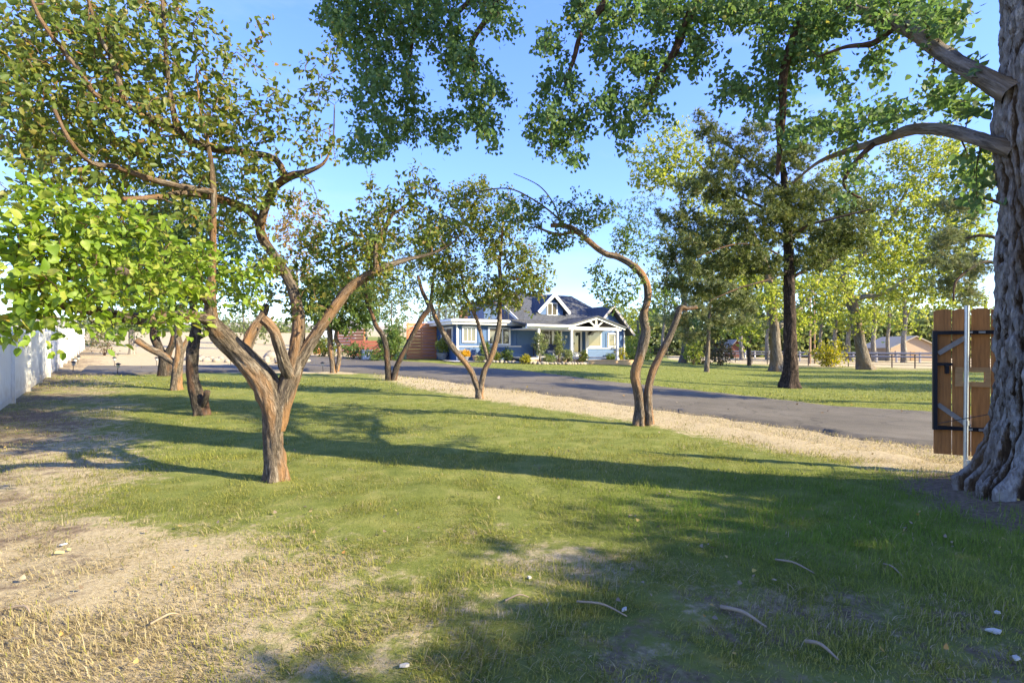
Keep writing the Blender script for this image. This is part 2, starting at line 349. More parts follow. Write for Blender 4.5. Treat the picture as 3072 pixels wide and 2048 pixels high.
def asphalt_mat():
    m, n, l, out = new_mat('driveway_asphalt'); geo = n.new('ShaderNodeNewGeometry')
    z = n.new('ShaderNodeTexNoise'); z.inputs['Scale'].default_value = .6; z.inputs['Detail'].default_value = 8; z.inputs['Roughness'].default_value = .7; l.new(geo.outputs['Position'], z.inputs['Vector'])
    z2 = n.new('ShaderNodeTexNoise'); z2.inputs['Scale'].default_value = 90; z2.inputs['Detail'].default_value = 2; l.new(geo.outputs['Position'], z2.inputs['Vector'])
    r = ramp(n, [(.3, (.088, .075, .056)), (.5, (.122, .104, .078)), (.7, (.165, .142, .109))]); l.new(z.outputs['Fac'], r.inputs[0])
    r2 = ramp(n, [(.3, (.7, .7, .7)), (.7, (1.2, 1.2, 1.2))]); l.new(z2.outputs['Fac'], r2.inputs[0])
    mx = n.new('ShaderNodeMixRGB'); mx.blend_type = 'MULTIPLY'; mx.inputs[0].default_value = 1; l.new(r.outputs[0], mx.inputs['Color1']); l.new(r2.outputs[0], mx.inputs['Color2'])
    vc = n.new('ShaderNodeTexVoronoi'); vc.feature = 'DISTANCE_TO_EDGE'; vc.inputs['Scale'].default_value = .55
    wz = n.new('ShaderNodeTexNoise'); wz.inputs['Scale'].default_value = 1.6; wz.inputs['Detail'].default_value = 6; l.new(geo.outputs['Position'], wz.inputs['Vector'])
    wa = n.new('ShaderNodeMixRGB'); wa.blend_type = 'ADD'; wa.inputs[0].default_value = .8; l.new(geo.outputs['Position'], wa.inputs['Color1']); l.new(wz.outputs['Color'], wa.inputs['Color2']); l.new(wa.outputs[0], vc.inputs['Vector'])
    cr = ramp(n, [(0, (.45, .45, .45)), (.014, (1, 1, 1))]); l.new(vc.outputs['Distance'], cr.inputs[0])
    m3 = n.new('ShaderNodeMixRGB'); m3.blend_type = 'MULTIPLY'; m3.inputs[0].default_value = .8; l.new(mx.outputs[0], m3.inputs['Color1']); l.new(cr.outputs[0], m3.inputs['Color2']); mx = m3
    b = n.new('ShaderNodeBsdfPrincipled'); b.inputs['Roughness'].default_value = .85; b.inputs['Specular IOR Level'].default_value = .25; l.new(mx.outputs[0], b.inputs['Base Color'])
    bp = n.new('ShaderNodeBump'); bp.inputs['Strength'].default_value = .4; bp.inputs['Distance'].default_value = .01; l.new(z2.outputs['Fac'], bp.inputs['Height']); l.new(bp.outputs[0], b.inputs['Normal'])
    l.new(b.outputs[0], out.inputs[0]); return m
M['ground'] = ground_mat(); M['blade'] = blade_mat(); M['asphalt'] = asphalt_mat()

# ------------------------------------------------------------------ driveway outline (near edge / far edge)
DN = [(237, 1122), (400, 1121), (600, 1114), (800, 1111), (900, 1110), (1024, 1111), (1200, 1124), (1330, 1138), (1459, 1158), (1590, 1173), (1895, 1212), (2048, 1234), (2309, 1267), (2570, 1310), (2797, 1336), (3300, 1420)]
DF = [(258, 1096), (400, 1096.5), (600, 1095), (830, 1094), (900, 1064), (1024, 1067), (1150, 1078), (1290, 1086), (1407, 1097), (1590, 1112), (1800, 1140), (2043, 1164), (2266, 1188), (2483, 1214), (2799, 1234), (3300, 1272)]
NE = np.array([GF(*p)[:2] for p in DN]); FE = np.array([GF(*p)[:2] for p in DF])
def dense(p, n):
    s = np.r_[0, np.cumsum(np.linalg.norm(np.diff(p, axis=0), axis=1))]; u = np.linspace(0, len(p)-1, n)
    return np.stack([np.interp(u, np.arange(len(p)), p[:, k]) for k in range(p.shape[1])], 1)
NEd, FEd = dense(NE, 160), dense(FE, 160)
for e_, sg in ((NEd, 3), (FEd, 8)):
    e_ += (np.stack([fbm(e_[:, 0]*1.7, e_[:, 1]*1.7, seed=sg), fbm(e_[:, 0]*1.7, e_[:, 1]*1.7, seed=sg+20)], 1)-.5)*.5
POLY = np.vstack([NEd, FEd[::-1]])
def inside(poly, x, y):
    r = np.zeros(len(x), bool); j = len(poly)-1
    for i in range(len(poly)):
        xi, yi = poly[i]; xj, yj = poly[j]
        c = ((yi > y) != (yj > y)) & (x < (xj-xi)*(y-yi)/(yj-yi+1e-12)+xi); r ^= c; j = i
    return r
def dist_line(p, x, y):
    best = np.full(len(x), 1e9)
    for a, b in zip(p[:-1], p[1:]):
        ab = b-a; t = np.clip(((x-a[0])*ab[0]+(y-a[1])*ab[1])/(ab@ab+1e-9), 0, 1)
        best = np.minimum(best, np.hypot(x-a[0]-t*ab[0], y-a[1]-t*ab[1]))
    return best
# fence feet on the left
FA = GF(32, 1210); FBdir = np.array([-.62, 1.0])
def fence_pts():
    a = GF(32, 1209); d2 = GF(144, 1127)
    return a, d2
fa, fb = fence_pts(); fdir = (fb-fa)[:2]; fdir /= np.linalg.norm(fdir)

def weights(x, d):
    """dry (straw) and dirt weights of the ground at x, d"""
    dn = dist_line(NE, x, d); t = x/np.maximum(d, 1)
    n1 = fbm(x*.55, d*.55, seed=3); n2 = fbm(x*1.6, d*1.6, seed=9)
    dry = .10+.30*(n1-.45)+.35*(n2-.5)
    dry += 1.0*ss(3.4, 1.3, dn+1.4*(n2-.5))*ss(-.35, -.1, t)*ss(1.5, 4, d)
    dry += .55*ss(-.1, -2.6, x+1.4*(n2-.5))*ss(4.9, 3.3, d)
    dry += .25*ss(-3, -6, x)*ss(13, 4, d)
    dry += .22*ss(5, 3.4, d)*ss(1.5, -.5, x)*n2*2*.6
    beyond = ss(21.5, 25, d)*ss(-.27, -.33, t); dry = np.maximum(dry, 1.0*beyond)
    side = (x-fa[0])*fdir[1]-(d-fa[1])*fdir[0]
    dirt = .02+.55*(n2-.45)+.5*ss(3.2, .6, np.abs(side))*ss(-.5, -.8, t)
    dry += .35*ss(4, 1, np.abs(side))*ss(-.5, -.8, t)
    # right field past the pipe fence
    fld = ss(.28, .33, t)*ss(-.4, .8, d-np.interp(t, [.3, .5, .8, 1.2], [70, 60, 49, 47]))
    dry = np.maximum(dry, 1.1*fld); dirt = dirt*(1-.8*fld)
    edge = ss(.28, .33, t)*np.exp(-((d-np.interp(t, [.3, .5, .8, 1.2], [66, 57, 46, 44]))/3)**2); dry += .7*edge
    dry = np.maximum(dry, ss(90, 130, d))
    # trodden bare patches in the shaded corner and round the big trunk
    m = np.hypot(x-5.45, d-4.95); dirt += 1.0*ss(1.75, .9, m+.5*(n2-.5))
    dirt += .36*ss(4.2, 2.8, d)*ss(-.6, .5, x); dry += .16*ss(4.6, 3.2, d)*ss(-.6, .5, x)*n2*2
    lawn = ss(-.05, .05, t)*ss(0, 2.5, dist_line(FE, x, d))*ss(14, 20, d)*(1-fld)
    dry -= .25*lawn; dirt -= .35*lawn
    rg = ss(2.2, .6, np.hypot((x-3.6)/1.6, d-4.7)); dry -= .35*rg
    return np.clip(dry, 0, 1.2), np.clip(dirt, 0, 1.2)

def graded(lo, hi, c0, c1, fine, growth):
    a = list(np.arange(c0, c1+1e-6, fine)); st = fine; x = a[-1]
    while x < hi: st *= growth; x += st; a.append(x)
    st = fine; x = a[0]; b = []
    while x > lo: st *= growth; x -= st; b.append(x)
    return np.array(b[::-1]+a)
gx = graded(-1500, 1500, -8, 8, .16, 1.07); gd = graded(-60, 1500, 1.6, 12, .16, 1.065)
XX, DD = np.meshgrid(gx, gd); xf, df = XX.ravel(), DD.ravel()
micro = (.055*(fbm(xf*2.2, df*2.2, seed=21, o=4)-.5)+.03*(fbm(xf*7, df*7, seed=31, o=2)-.5))*ss(26, 10, df)
zf = Z(xf, df)+micro
hole = inside(POLY, xf, df)
nearD = np.minimum(dist_line(NE, xf, df), dist_line(FE, xf, df)); zf -= np.where(hole | (nearD < 1.2), .05+.0*xf, 0)*ss(3, 8, df)
wdry, wdirt = weights(xf, df)
nx, nd = len(gx), len(gd)
ii = (np.arange(nd-1)[:, None]*nx+np.arange(nx-1)[None, :]).ravel()
ground = obj('ground', mesh_np('ground', np.stack([xf, df, zf], 1), np.stack([ii, ii+1, ii+nx+1, ii+nx], 1), M['ground'], {'dry': wdry, 'dirt': wdirt}, True), kind='structure')
# driveway sheet
K = 24; v = []
for a, b in zip(NEd, FEd):
    for k in range(K+1):
        p = a+(b-a)*k/K; v.append((p[0], p[1], float(Z(p[0], p[1]))+.025-(.09 if k in (0, K) else 0)))
fq = [(i*(K+1)+k, (i+1)*(K+1)+k, (i+1)*(K+1)+k+1, i*(K+1)+k+1) for i in range(159) for k in range(K)]
obj('driveway', mesh_np('driveway', v, np.array(fq), M['asphalt'], smooth=True), kind='structure')
# hills
def hills():
    th = np.linspace(-1.35, 1.35, 240); rows = []
    for r_, s_ in ((700, 0), (900, .75), (1150, 1), (1500, .2)):
        h = 10+34*ss(.25, -.25, th)*1.0+16*fbm(th*6+5, th*0, seed=4)+9*fbm(th*17, th*0+3, seed=6)-8
        rows.append(np.stack([r_*np.sin(th), r_*np.cos(th), -3+h*s_*r_/1000], 1))
    v = np.concatenate(rows); n = len(th)
    q = [(r*n+i, r*n+i+1, (r+1)*n+i+1, (r+1)*n+i) for r in range(3) for i in range(n-1)]
    m = plain('dry_hill', (.36, .31, .24), .95, var=.2, scale=.01); obj('hills', mesh_np('hills', v, np.array(q), m, smooth=True), kind='structure')
hills()

# ------------------------------------------------------------------ trees: skeletons and leaves
def unit(v): return v/np.maximum(np.linalg.norm(v, axis=-1, keepdims=True), 1e-9)
def smooth_path(pts, n):
    p = np.asarray(pts, float); k = len(p)
    if k < 3: return dense(p, n)
    u = np.linspace(0, k-1, n); out = np.zeros((n, p.shape[1]))
    for i, t in enumerate(u):
        a = min(int(t), k-2); f = t-a
        p0 = p[max(a-1, 0)]; p1 = p[a]; p2 = p[a+1]; p3 = p[min(a+2, k-1)]
        out[i] = .5*((2*p1)+(p2-p0)*f+(2*p0-5*p1+4*p2-p3)*f*f+(3*p1-3*p2+p3-p0)*f**3)
    return out
def tube_mesh(paths, sides, lump=0, seed=0, flare=0):
    """paths: list of (n,4) arrays x,y,z,r -> verts, quads, bark coords"""
    V = []; Q = []; B = []; b = 0; off = 0
    for pi, p in enumerate(paths):
        c = p[:, :3]; r = p[:, 3]; n = len(p)
        tg = unit(np.gradient(c, axis=0))
        ref = np.array([0, 0, 1.]) if abs(tg[0, 2]) < .9 else np.array([1., 0, 0])
        u = unit(np.cross(tg[0], ref)); U = []
        for i in range(n):
            u = u-tg[i]*(u@tg[i]); u = u/max(np.linalg.norm(u), 1e-9); U.append(u)
        U = np.array(U); Wv = np.cross(tg, U)
        an = np.arange(sides)*2*np.pi/sides; ca, sa = np.cos(an), np.sin(an)
        ln = np.r_[0, np.cumsum(np.linalg.norm(np.diff(c, axis=0), axis=1))]
        rr = np.repeat(r[:, None], sides, 1)
        if lump:
            tx = np.repeat(ca[None], n, 0)*1.6; ty = np.repeat(sa[None], n, 0)*1.6; tz = np.repeat((ln/np.maximum(r.mean()*2.4, .01))[:, None], sides, 1)
            rr = rr*(1+lump*(fbm(tx+9+seed, ty+9, tz, o=3, seed=seed+pi)-.5)*2)
        if lump > .18 and sides >= 16:
            wv = fbm(tx*.7+3, ty*.7, tz*.5, o=3, seed=seed+40)-.5
            ph = an[None]*4+tz*.35+7*wv; rr = rr*(1-.13*np.clip(1-np.abs(np.sin(ph))*1.7, 0, 1)-.07*np.clip(1-np.abs(np.sin(an[None]*9-tz*.5+9*wv))*1.8, 0, 1))
            rr = rr*(1+.07*(fbm(tx*5, ty*5, tz*2.5, o=3, seed=seed+50)-.5)*2)
        if flare and pi == 0:
            fl = np.exp(-ln/flare)[:, None]; rr = rr*(1+fl*(.25+.25*np.cos(an*5+seed)[None]))
        ring = c[:, None]+rr[:, :, None]*(U[:, None]*ca[None, :, None]+Wv[:, None]*sa[None, :, None])
        V.append(ring.reshape(-1, 3))
        B.append(np.stack([np.repeat((ca*1)[None], n, 0)*rr, np.repeat(sa[None], n, 0)*rr, np.repeat(ln[:, None]+off, sides, 1)], 2).reshape(-1, 3)); off += ln[-1]+.37
        i0 = (np.arange(n-1)[:, None]*sides+np.arange(sides)[None]).ravel(); i1 = (np.arange(n-1)[:, None]*sides+((np.arange(sides)+1) % sides)[None]).ravel()
        Q.append(np.stack([i0, i1, i1+sides, i0+sides], 1)+b)
        # end cap
        V.append((c[-1]+tg[-1]*r[-1]*.25)[None]); B.append(np.array([[0, 0, ln[-1]]])); tip = b+n*sides; e = b+(n-1)*sides
        k = np.arange(0, sides, 2); Q.append(np.stack([e+k, e+(k+1) % sides, e+(k+2) % sides, np.full(len(k), tip)], 1))
        b += n*sides+1
    return np.concatenate(V), np.concatenate(Q), np.concatenate(B)

SHAPES = {
 'apple': np.array([(0, 0, 0), (.26, .25, .08), (.66, .25, .06), (1, 0, -.1), (.66, -.25, .06), (.26, -.25, .08)]),
 'cotton': np.array([(0, 0, 0), (.12, .42, .05), (.5, .36, .05), (1, 0, -.08), (.5, -.36, .05), (.12, -.42, .05)]),
}
SQ = np.array([(0, 3, 2, 1), (0, 5, 4, 3)])
def leaves(cen, axis, k, L, shape='apple', up=.5, droop=.25, spread=.03, diamond=False):
    n = len(cen)*k
    c = np.repeat(cen, k, 0); a = np.repeat(axis, k, 0)
    rv = rng.normal(size=(n, 3)); per = unit(rv-a*(rv*a).sum(1, keepdims=True))
    tl = np.radians(rng.uniform(25, 95, n))[:, None]
    d = a*np.cos(tl)+per*np.sin(tl); d[:, 2] -= droop*rng.uniform(.2, 1.6, n); d = unit(d)
    nr = a*.6+rng.normal(size=(n, 3))*.45; nr[:, 2] += up; nr = unit(nr-d*(nr*d).sum(1, keepdims=True)); sd_ = np.cross(nr, d)
    l = L*rng.uniform(.6, 1.25, n); base = c+rng.normal(size=(n, 3))*spread+d*(l*.15)[:, None]
    sh = SHAPES[shape]
    if diamond: sh = np.array([(0, 0, 0), (.5, .34, .04), (1, 0, -.06), (.5, -.34, .04)])
    w = rng.uniform(.85, 1.15, n)
    v = base[:, None]+l[:, None, None]*(sh[None, :, 0, None]*d[:, None]+sh[None, :, 1, None]*w[:, None, None]*sd_[:, None]+sh[None, :, 2, None]*nr[:, None])
    m = len(sh); q = np.array([(0, 1, 2, 3)]) if diamond else SQ
    f = (np.arange(n)[:, None, None]*m+q[None]).reshape(-1, 4)
    rn = np.repeat(np.clip(rng.uniform(0, 1, n)*.85+.15*np.repeat(rng.uniform(0, 1, len(cen)), k), 0, 1), m)
    return v.reshape(-1, 3), f, rn, (base, d, nr, l)
def needles(cen, axis, k, L, w):
    n = len(cen)*k; c = np.repeat(cen, k, 0); a = np.repeat(axis, k, 0)
    rv = rng.normal(size=(n, 3)); per = unit(rv-a*(rv*a).sum(1, keepdims=True)); tl = np.radians(rng.uniform(10, 80, n))[:, None]
    d = unit(a*np.cos(tl)+per*np.sin(tl)); s = unit(np.cross(d, rng.normal(size=(n, 3))))
    l = (L*rng.uniform(.6, 1.2, n))[:, None]
    v = np.stack([c-s*w, c+s*w, c+d*l], 1).reshape(-1, 3); f = np.arange(3*n).reshape(-1, 3)
    return v, f, np.repeat(np.clip(.7*np.repeat(rng.uniform(0, 1, len(cen)), k)+.3*rng.uniform(0, 1, n), 0, 1), 3)
def grow(nodes, rad, targets, step, arch=.12, wob=.10, r_tip=.004, cap=.02):
    nodes = [np.asarray(nodes)]; rads = [np.asarray(rad)]
    allp = np.concatenate(nodes); allr = np.concatenate(rads)
    d0 = np.array([np.min(((allp-t)**2).sum(1)) for t in targets]); paths = []
    for t in targets[np.argsort(d0)]:
        dd = ((allp-t)**2).sum(1); j = int(np.argmin(dd+ (allr < .004)*.02)); p = allp[j]; L = math.sqrt(dd[j])
        if L < step*.5: continue
        n = max(4, int(L/step)+2); u = np.linspace(0, 1, n)[:, None]
        mid = (p+t)/2+np.array([0, 0, arch*L])+rng.normal(size=3)*wob*L
        q = (1-u)**2*p+2*u*(1-u)*mid+u*u*t; q[1:-1] += rng.normal(size=(n-2, 3))*wob*.25*step
        r0 = min(allr[j]*.65, cap, .006+.011*L); r = np.linspace(max(r0, r_tip), r_tip, n)
        paths.append(np.c_[q, r]); allp = np.concatenate([allp, q[1:]]); allr = np.concatenate([allr, r[1:]])
    return paths
def blob_targets(blobs, n, flat=.9):
    ar = np.array([b[2]*b[3] for b in blobs], float)**.8; ar /= ar.sum(); T = []
    for b, w in zip(blobs, ar):
        k = max(2, int(round(n*w))); x, y, rx, ry, d = b[:5]; dr = b[5] if len(b) > 5 else rx/1176*d*flat
        g = unit(rng.normal(size=(k, 3)))*(rng.uniform(0, 1, (k, 1))**.4)
        T += [P(x+g[i, 0]*rx, y+g[i, 1]*ry, d+g[i, 2]*dr) for i in range(k)]
    return np.array(T)
def clusters(paths, spacing, frac=.35):
    cen = []; ax = []
    for p in paths:
        c = p[:, :3]; ln = np.r_[0, np.cumsum(np.linalg.norm(np.diff(c, axis=0), axis=1))]; L = ln[-1]
        s = np.arange(L, max(L*frac, L-1.6), -spacing); s = s+rng.uniform(-.3, .3, len(s))*spacing; s[0] = L
        q = np.stack([np.interp(s, ln, c[:, k]) for k in range(3)], 1)
        e = np.stack([np.interp(s+.03, ln, c[:, k]) for k in range(3)], 1); e0 = np.stack([np.interp(s-.03, ln, c[:, k]) for k in range(3)], 1)
        cen.append(q); ax.append(unit(e-e0+1e-6))
    return np.concatenate(cen), np.concatenate(ax)
def fill(c, a, mult, sp):
    if mult <= 1: return c, a
    c2 = np.repeat(c, mult-1, 0); c2 = c2+rng.normal(size=c2.shape)*sp
    return np.concatenate([c, c2]), np.concatenate([a, unit(np.repeat(a, mult-1, 0)+rng.normal(size=c2.shape)*.5)])
def limbs_world(limbs, d0):
    out = []
    for L in limbs:
        pts = [np.r_[P(x, y, d0+dd), .84*r/1176*(d0+dd)] for x, y, dd, r in L]
        n = max(6, int(sum(np.linalg.norm(pts[i+1][:3]-pts[i][:3]) for i in range(len(pts)-1))/.09)); n = min(n, 90)
        out.append(smooth_path(pts, n))
    return out
def tree(name, label, limbs, blobs, n_t, k, L, leaf='apple', bark='bark_apple', spacing=.12, step=.18, shape='apple', sides=14, lump=.22,
         group=None, cat='tree', up=.5, droop=.25, spread=.03, arch=.12, diamond=False, extra=None, flare=.25, nodes_extra=None, wob=.1, kind='leaf', needle_w=.008, mult=4, d0=None, cap=.02, r_tip=.004, frac=.35, ntrunk=1, tbark=None):
    x0, y0 = limbs[0][0][:2]
    g = G(x0, y0) if d0 is None else P(x0, y0, d0)
    d0 = g[1]; base = np.array([g[0], g[1], float(Z(g[0], g[1]))])
    root = thing(name, label, cat, base, group=group)
    W_ = limbs_world(limbs, d0); W_[0][0, 2] = base[2]-.12
    tm = M[bark]
    v, q, b = tube_mesh(W_[:ntrunk], sides, lump, int(abs(x0)) % 97, flare*0+ (flare if W_[0][0, 3] > .06 else 0))
    obj('trunk', mesh_np('trunk', v-base, q, tm, {'bk': b}, True), root)
    for w in W_[ntrunk:]:
        v, q, b = tube_mesh([w], max(6, sides-4), lump*.7, int(w[0, 0]*10) % 89)
        obj('limb', mesh_np('limb', v-base, q, M[tbark] if tbark else tm, {'bk': b}, True), root)
    if name != 'apple_tree' or d0 > 8:
        sh_ = d0-float(np.median([b_[4] for b_ in blobs])); blobs = [tuple(b_[:4])+(b_[4]+sh_,)+tuple(b_[5:]) for b_ in blobs]
    T = blob_targets(blobs, n_t)
    if extra is not None and len(extra): T = np.concatenate([T, np.asarray(extra)])
    nn = np.concatenate([w[len(w)//3 if i == 0 else 0:] for i, w in enumerate(W_)]); 
    if nodes_extra is not None: nn = np.concatenate([nn, nodes_extra])
    paths = grow(nn[:, :3], nn[:, 3], T, step, arch, wob, r_tip, cap)
    v, q, b = tube_mesh([smooth_path(p, min(len(p), 14)) if len(p) > 14 else p for p in paths], 4)
    obj('branchwork', mesh_np('branchwork', v-base, q, M[tbark] if tbark else tm, {'bk': b}, True), root, kind='stuff')
    cen, ax = fill(*clusters(paths, spacing, frac), mult, spacing*.75)
    if kind == 'needle':
        v, f, rn = needles(cen, unit(ax+rng.normal(size=ax.shape)*.25), k, L, needle_w)
    else:
        v, f, rn, fr = leaves(cen, ax, k, L, shape, up, droop, spread, diamond)
    obj('foliage', mesh_np('foliage', v-base, f, M[leaf], {'rnd': rn}), root, kind='stuff')
    return root, base, cen, ax, paths
#@TREES

# ---- the big apple tree in front, with the low bright branch
AL = [
 [(635, 1103, 0, 30), (632, 1050, 0, 25), (628, 1000, 0, 25), (628, 940, 0, 31), (612, 885, -.03, 36), (575, 835, -.1, 31), (535, 795, -.2, 28), (496, 755, -.35, 27), (482, 722, -.5, 18), (486, 640, -.6, 10), (489, 540, -.7, 8.5), (490, 430, -.8, 8), (480, 340, -.9, 5.5), (460, 250, -1, 3), (450, 150, -1, 1.5)],
 [(636, 985, .02, 22), (655, 900, .03, 26), (672, 850, .05, 25), (682, 800, .1, 20), (687, 740, .15, 17), (680, 692, .2, 15), (665, 645, .2, 14), (632, 588, .2, 13), (602, 545, .15, 13), (594, 510, .1, 12), (567, 480, 0, 11), (517, 460, -.3, 11), (433, 442, -.7, 9), (367, 452, -1.1, 8), (283, 456, -1.5, 5)],
 [(665, 862, 0, 17), (655, 840, -.1, 16), (643, 800, -.2, 15), (627, 755, -.3, 14), (604, 731, -.35, 13)],
 [(563, 808, -.05, 15), (581, 760, .1, 15), (601, 728, .3, 12), (612, 700, .4, 9)],
 [(682, 838, .08, 18), (699, 808, .1, 17), (733, 756, .15, 15), (784, 684, .25, 14), (817, 650, .3, 13), (867, 621, .4, 11), (927, 597, .5, 7), (984, 584, .6, 4), (1035, 560, .65, 2.4), (1065, 530, .7, 1.2)],
 [(864, 622, .4, 8), (864, 556, .4, 7), (884, 524, .45, 7), (901, 492, .5, 5), (924, 480, .5, 3)],
 [(597, 525, .1, 11), (620, 445, 0, 11), (660, 407, -.1, 11), (705, 394, -.1, 7), (745, 372, -.1, 4), (765, 320, -.05, 2.4), (768, 240, 0, 1.4)],
 [(655, 410, -.1, 9), (633, 365, -.2, 9), (567, 350, -.4, 9), (500, 343, -.6, 11), (433, 322, -.8, 12), (410, 296, -.9, 10), (397, 250, -1, 7), (383, 150, -1.1, 6), (373, 0, -1.2, 4)],
 [(412, 300, -.9, 10), (350, 272, -1.1, 10), (283, 238, -1.3, 8), (220, 218, -1.5, 7), (187, 168, -1.6, 6), (100, 57, -1.8, 5), (70, -10, -1.9, 4)],
 [(284, 236, -1.3, 8), (263, 150, -1.4, 7), (227, 80, -1.5, 5), (200, -10, -1.6, 4)],
 [(488, 440, -.8, 8), (367, 417, -1.2, 8), (267, 383, -1.5, 7), (207, 372, -1.7, 6), (157, 317, -1.9, 5), (125, 250, -2, 4)],
 [(482, 735, -.5, 15), (433, 723, -1.1, 14), (370, 730, -1.7, 15), (300, 730, -2.3, 16), (213, 712, -2.8, 15), (130, 700, -3.1, 12), (40, 690, -3.3, 8)],
 [(484, 690, -.6, 14), (400, 650, -1.4, 12), (267, 622, -2.3, 13), (133, 633, -3., 12), (40, 596, -3.3, 8)],
]
AB = [(60, 80, 110, 110, 4.6), (180, 60, 120, 100, 4.6), (300, 80, 120, 110, 4.8), (420, 100, 100, 120, 5), (60, 240, 110, 110, 4.5), (180, 230, 120, 110, 4.6), (300, 250, 130, 110, 4.8), (420, 260, 110, 100, 5),
      (510, 190, 50, 130, 5.2), (540, 270, 70, 80, 5.3), (70, 370, 110, 80, 4.4), (200, 370, 130, 90, 4.7), (330, 380, 130, 90, 5), (450, 400, 110, 80, 5.3), (570, 340, 70, 70, 5.5), (600, 90, 18, 80, 5.3), (625, 270, 50, 90, 5.5), (700, 240, 30, 150, 5.6),
      (640, 420, 60, 60, 5.8), (560, 430, 70, 60, 5.6), (740, 330, 40, 60, 5.7), (40, 160, 90, 120, 4.3), (760, 170, 26, 100, 5.7), (400, 500, 120, 50, 5.2), (540, 510, 60, 40, 5.6), (120, 300, 100, 90, 5.5), (260, 150, 120, 110, 5.6),
      (700, 600, 50, 70, 6.3), (750, 560, 80, 60, 6.4), (830, 520, 80, 60, 6.5), (920, 470, 80, 55, 6.6), (980, 440, 45, 55, 6.6), (900, 560, 80, 40, 6.6), (950, 400, 22, 40, 6.6), (770, 650, 50, 50, 6.5), (1010, 520, 50, 40, 6.7), (640, 660, 50, 60, 6.4), (730, 500, 25, 60, 6.2), (840, 600, 80, 45, 6.4), (900, 635, 50, 30, 6.5), (760, 600, 70, 60, 6.4), (700, 690, 60, 50, 6.2), (620, 600, 50, 60, 6.0), (960, 520, 70, 55, 6.6), (1035, 480, 40, 50, 6.7), (870, 450, 50, 50, 6.6), (820, 560, 80, 60, 6.2)]
rt, bs, cen, ax, pth = tree('apple_tree', 'gnarled forked foreground apple tree with a low sunlit bough reaching left', AL, AB, 1250, 5, .068, mult=2,
     spacing=.085, step=.14, sides=48, lump=.30, up=.35, droop=.2, spread=.03, wob=.12, group='apple trees on the lawn', flare=.3, cap=.018)
# low bough: big sunlit leaves, the nearest 300 each an object of its own
NB = [(50, 490, 80, 50, 2.75), (160, 490, 120, 60, 2.85), (280, 520, 110, 55, 3.05), (60, 570, 90, 50, 2.7), (180, 575, 120, 55, 2.85), (320, 585, 110, 55, 3.1), (440, 605, 90, 50, 3.6), (545, 620, 70, 45, 4.3),
      (60, 650, 90, 45, 2.6), (200, 660, 110, 40, 2.8), (340, 665, 100, 40, 3.2), (455, 660, 70, 40, 3.6), (560, 670, 60, 35, 4.4), (90, 725, 80, 26, 2.65), (230, 740, 60, 20, 2.8), (25, 770, 26, 26, 2.6), (390, 725, 70, 24, 3.3), (430, 745, 30, 18, 3.4), (100, 440, 70, 25, 2.9), (270, 455, 30, 16, 3.0)]
lw = limbs_world(AL[-2:], G(635, 1103)[1]); nn = np.concatenate(lw)
T = blob_targets(NB, 440, .6); paths = grow(nn[:, :3], nn[:, 3], T, .1, .1, .12, .0025, .008)
v, q, b = tube_mesh(paths, 5); obj('branchwork', mesh_np('branchwork', v-bs, q, M['bark_limb'], {'bk': b}, True), rt, kind='stuff')
cen, ax = clusters(paths, .10, .3)
cen, ax = fill(cen, ax, 2, .05)
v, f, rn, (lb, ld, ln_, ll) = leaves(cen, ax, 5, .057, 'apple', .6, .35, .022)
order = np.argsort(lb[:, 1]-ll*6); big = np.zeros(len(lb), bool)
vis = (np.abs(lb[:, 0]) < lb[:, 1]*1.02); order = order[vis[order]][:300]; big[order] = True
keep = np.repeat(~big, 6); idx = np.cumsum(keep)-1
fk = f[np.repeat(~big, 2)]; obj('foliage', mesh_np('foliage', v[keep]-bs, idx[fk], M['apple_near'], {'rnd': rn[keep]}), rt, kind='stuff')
def big_leaf(kk):
    us = np.linspace(0, 1, 7); wd = np.sin(np.pi*us**.8)**.8*.3*(1+.08*kk); vv = []; qq = []
    for i, u_ in enumerate(us):
        cz = -.16*u_*u_*(1+kk*.3)+.03*np.sin(u_*9+kk)
        vv += [(u_, wd[i]+1e-4, cz+.10*(1+.3*kk)*wd[i]/.3+.02*np.sin(i*2.1+kk)), (u_, 0, cz), (u_, -wd[i]-1e-4, cz+.10*wd[i]/.3+.02*np.sin(i*1.7+kk*2))]
    for i in range(6): qq += [(3*i, 3*i+1, 3*i+4, 3*i+3), (3*i+1, 3*i+2, 3*i+5, 3*i+4)]
    vv += [(-.25, .012, .02), (-.25, -.012, .02), (.02, -.012, 0), (.02, .012, 0)]; qq.append((21, 22, 23, 24))
    return mesh_np('leaf', vv, np.array(qq), M['apple_obj'], smooth=True)
LM = [big_leaf(k) for k in range(4)]
from mathutils import Matrix
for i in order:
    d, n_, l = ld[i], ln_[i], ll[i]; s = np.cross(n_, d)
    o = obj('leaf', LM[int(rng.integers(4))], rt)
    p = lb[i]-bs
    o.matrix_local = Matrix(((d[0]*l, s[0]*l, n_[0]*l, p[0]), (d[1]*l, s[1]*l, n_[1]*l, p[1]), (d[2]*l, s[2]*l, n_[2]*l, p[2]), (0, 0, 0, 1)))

AG = 'apple trees on the lawn'
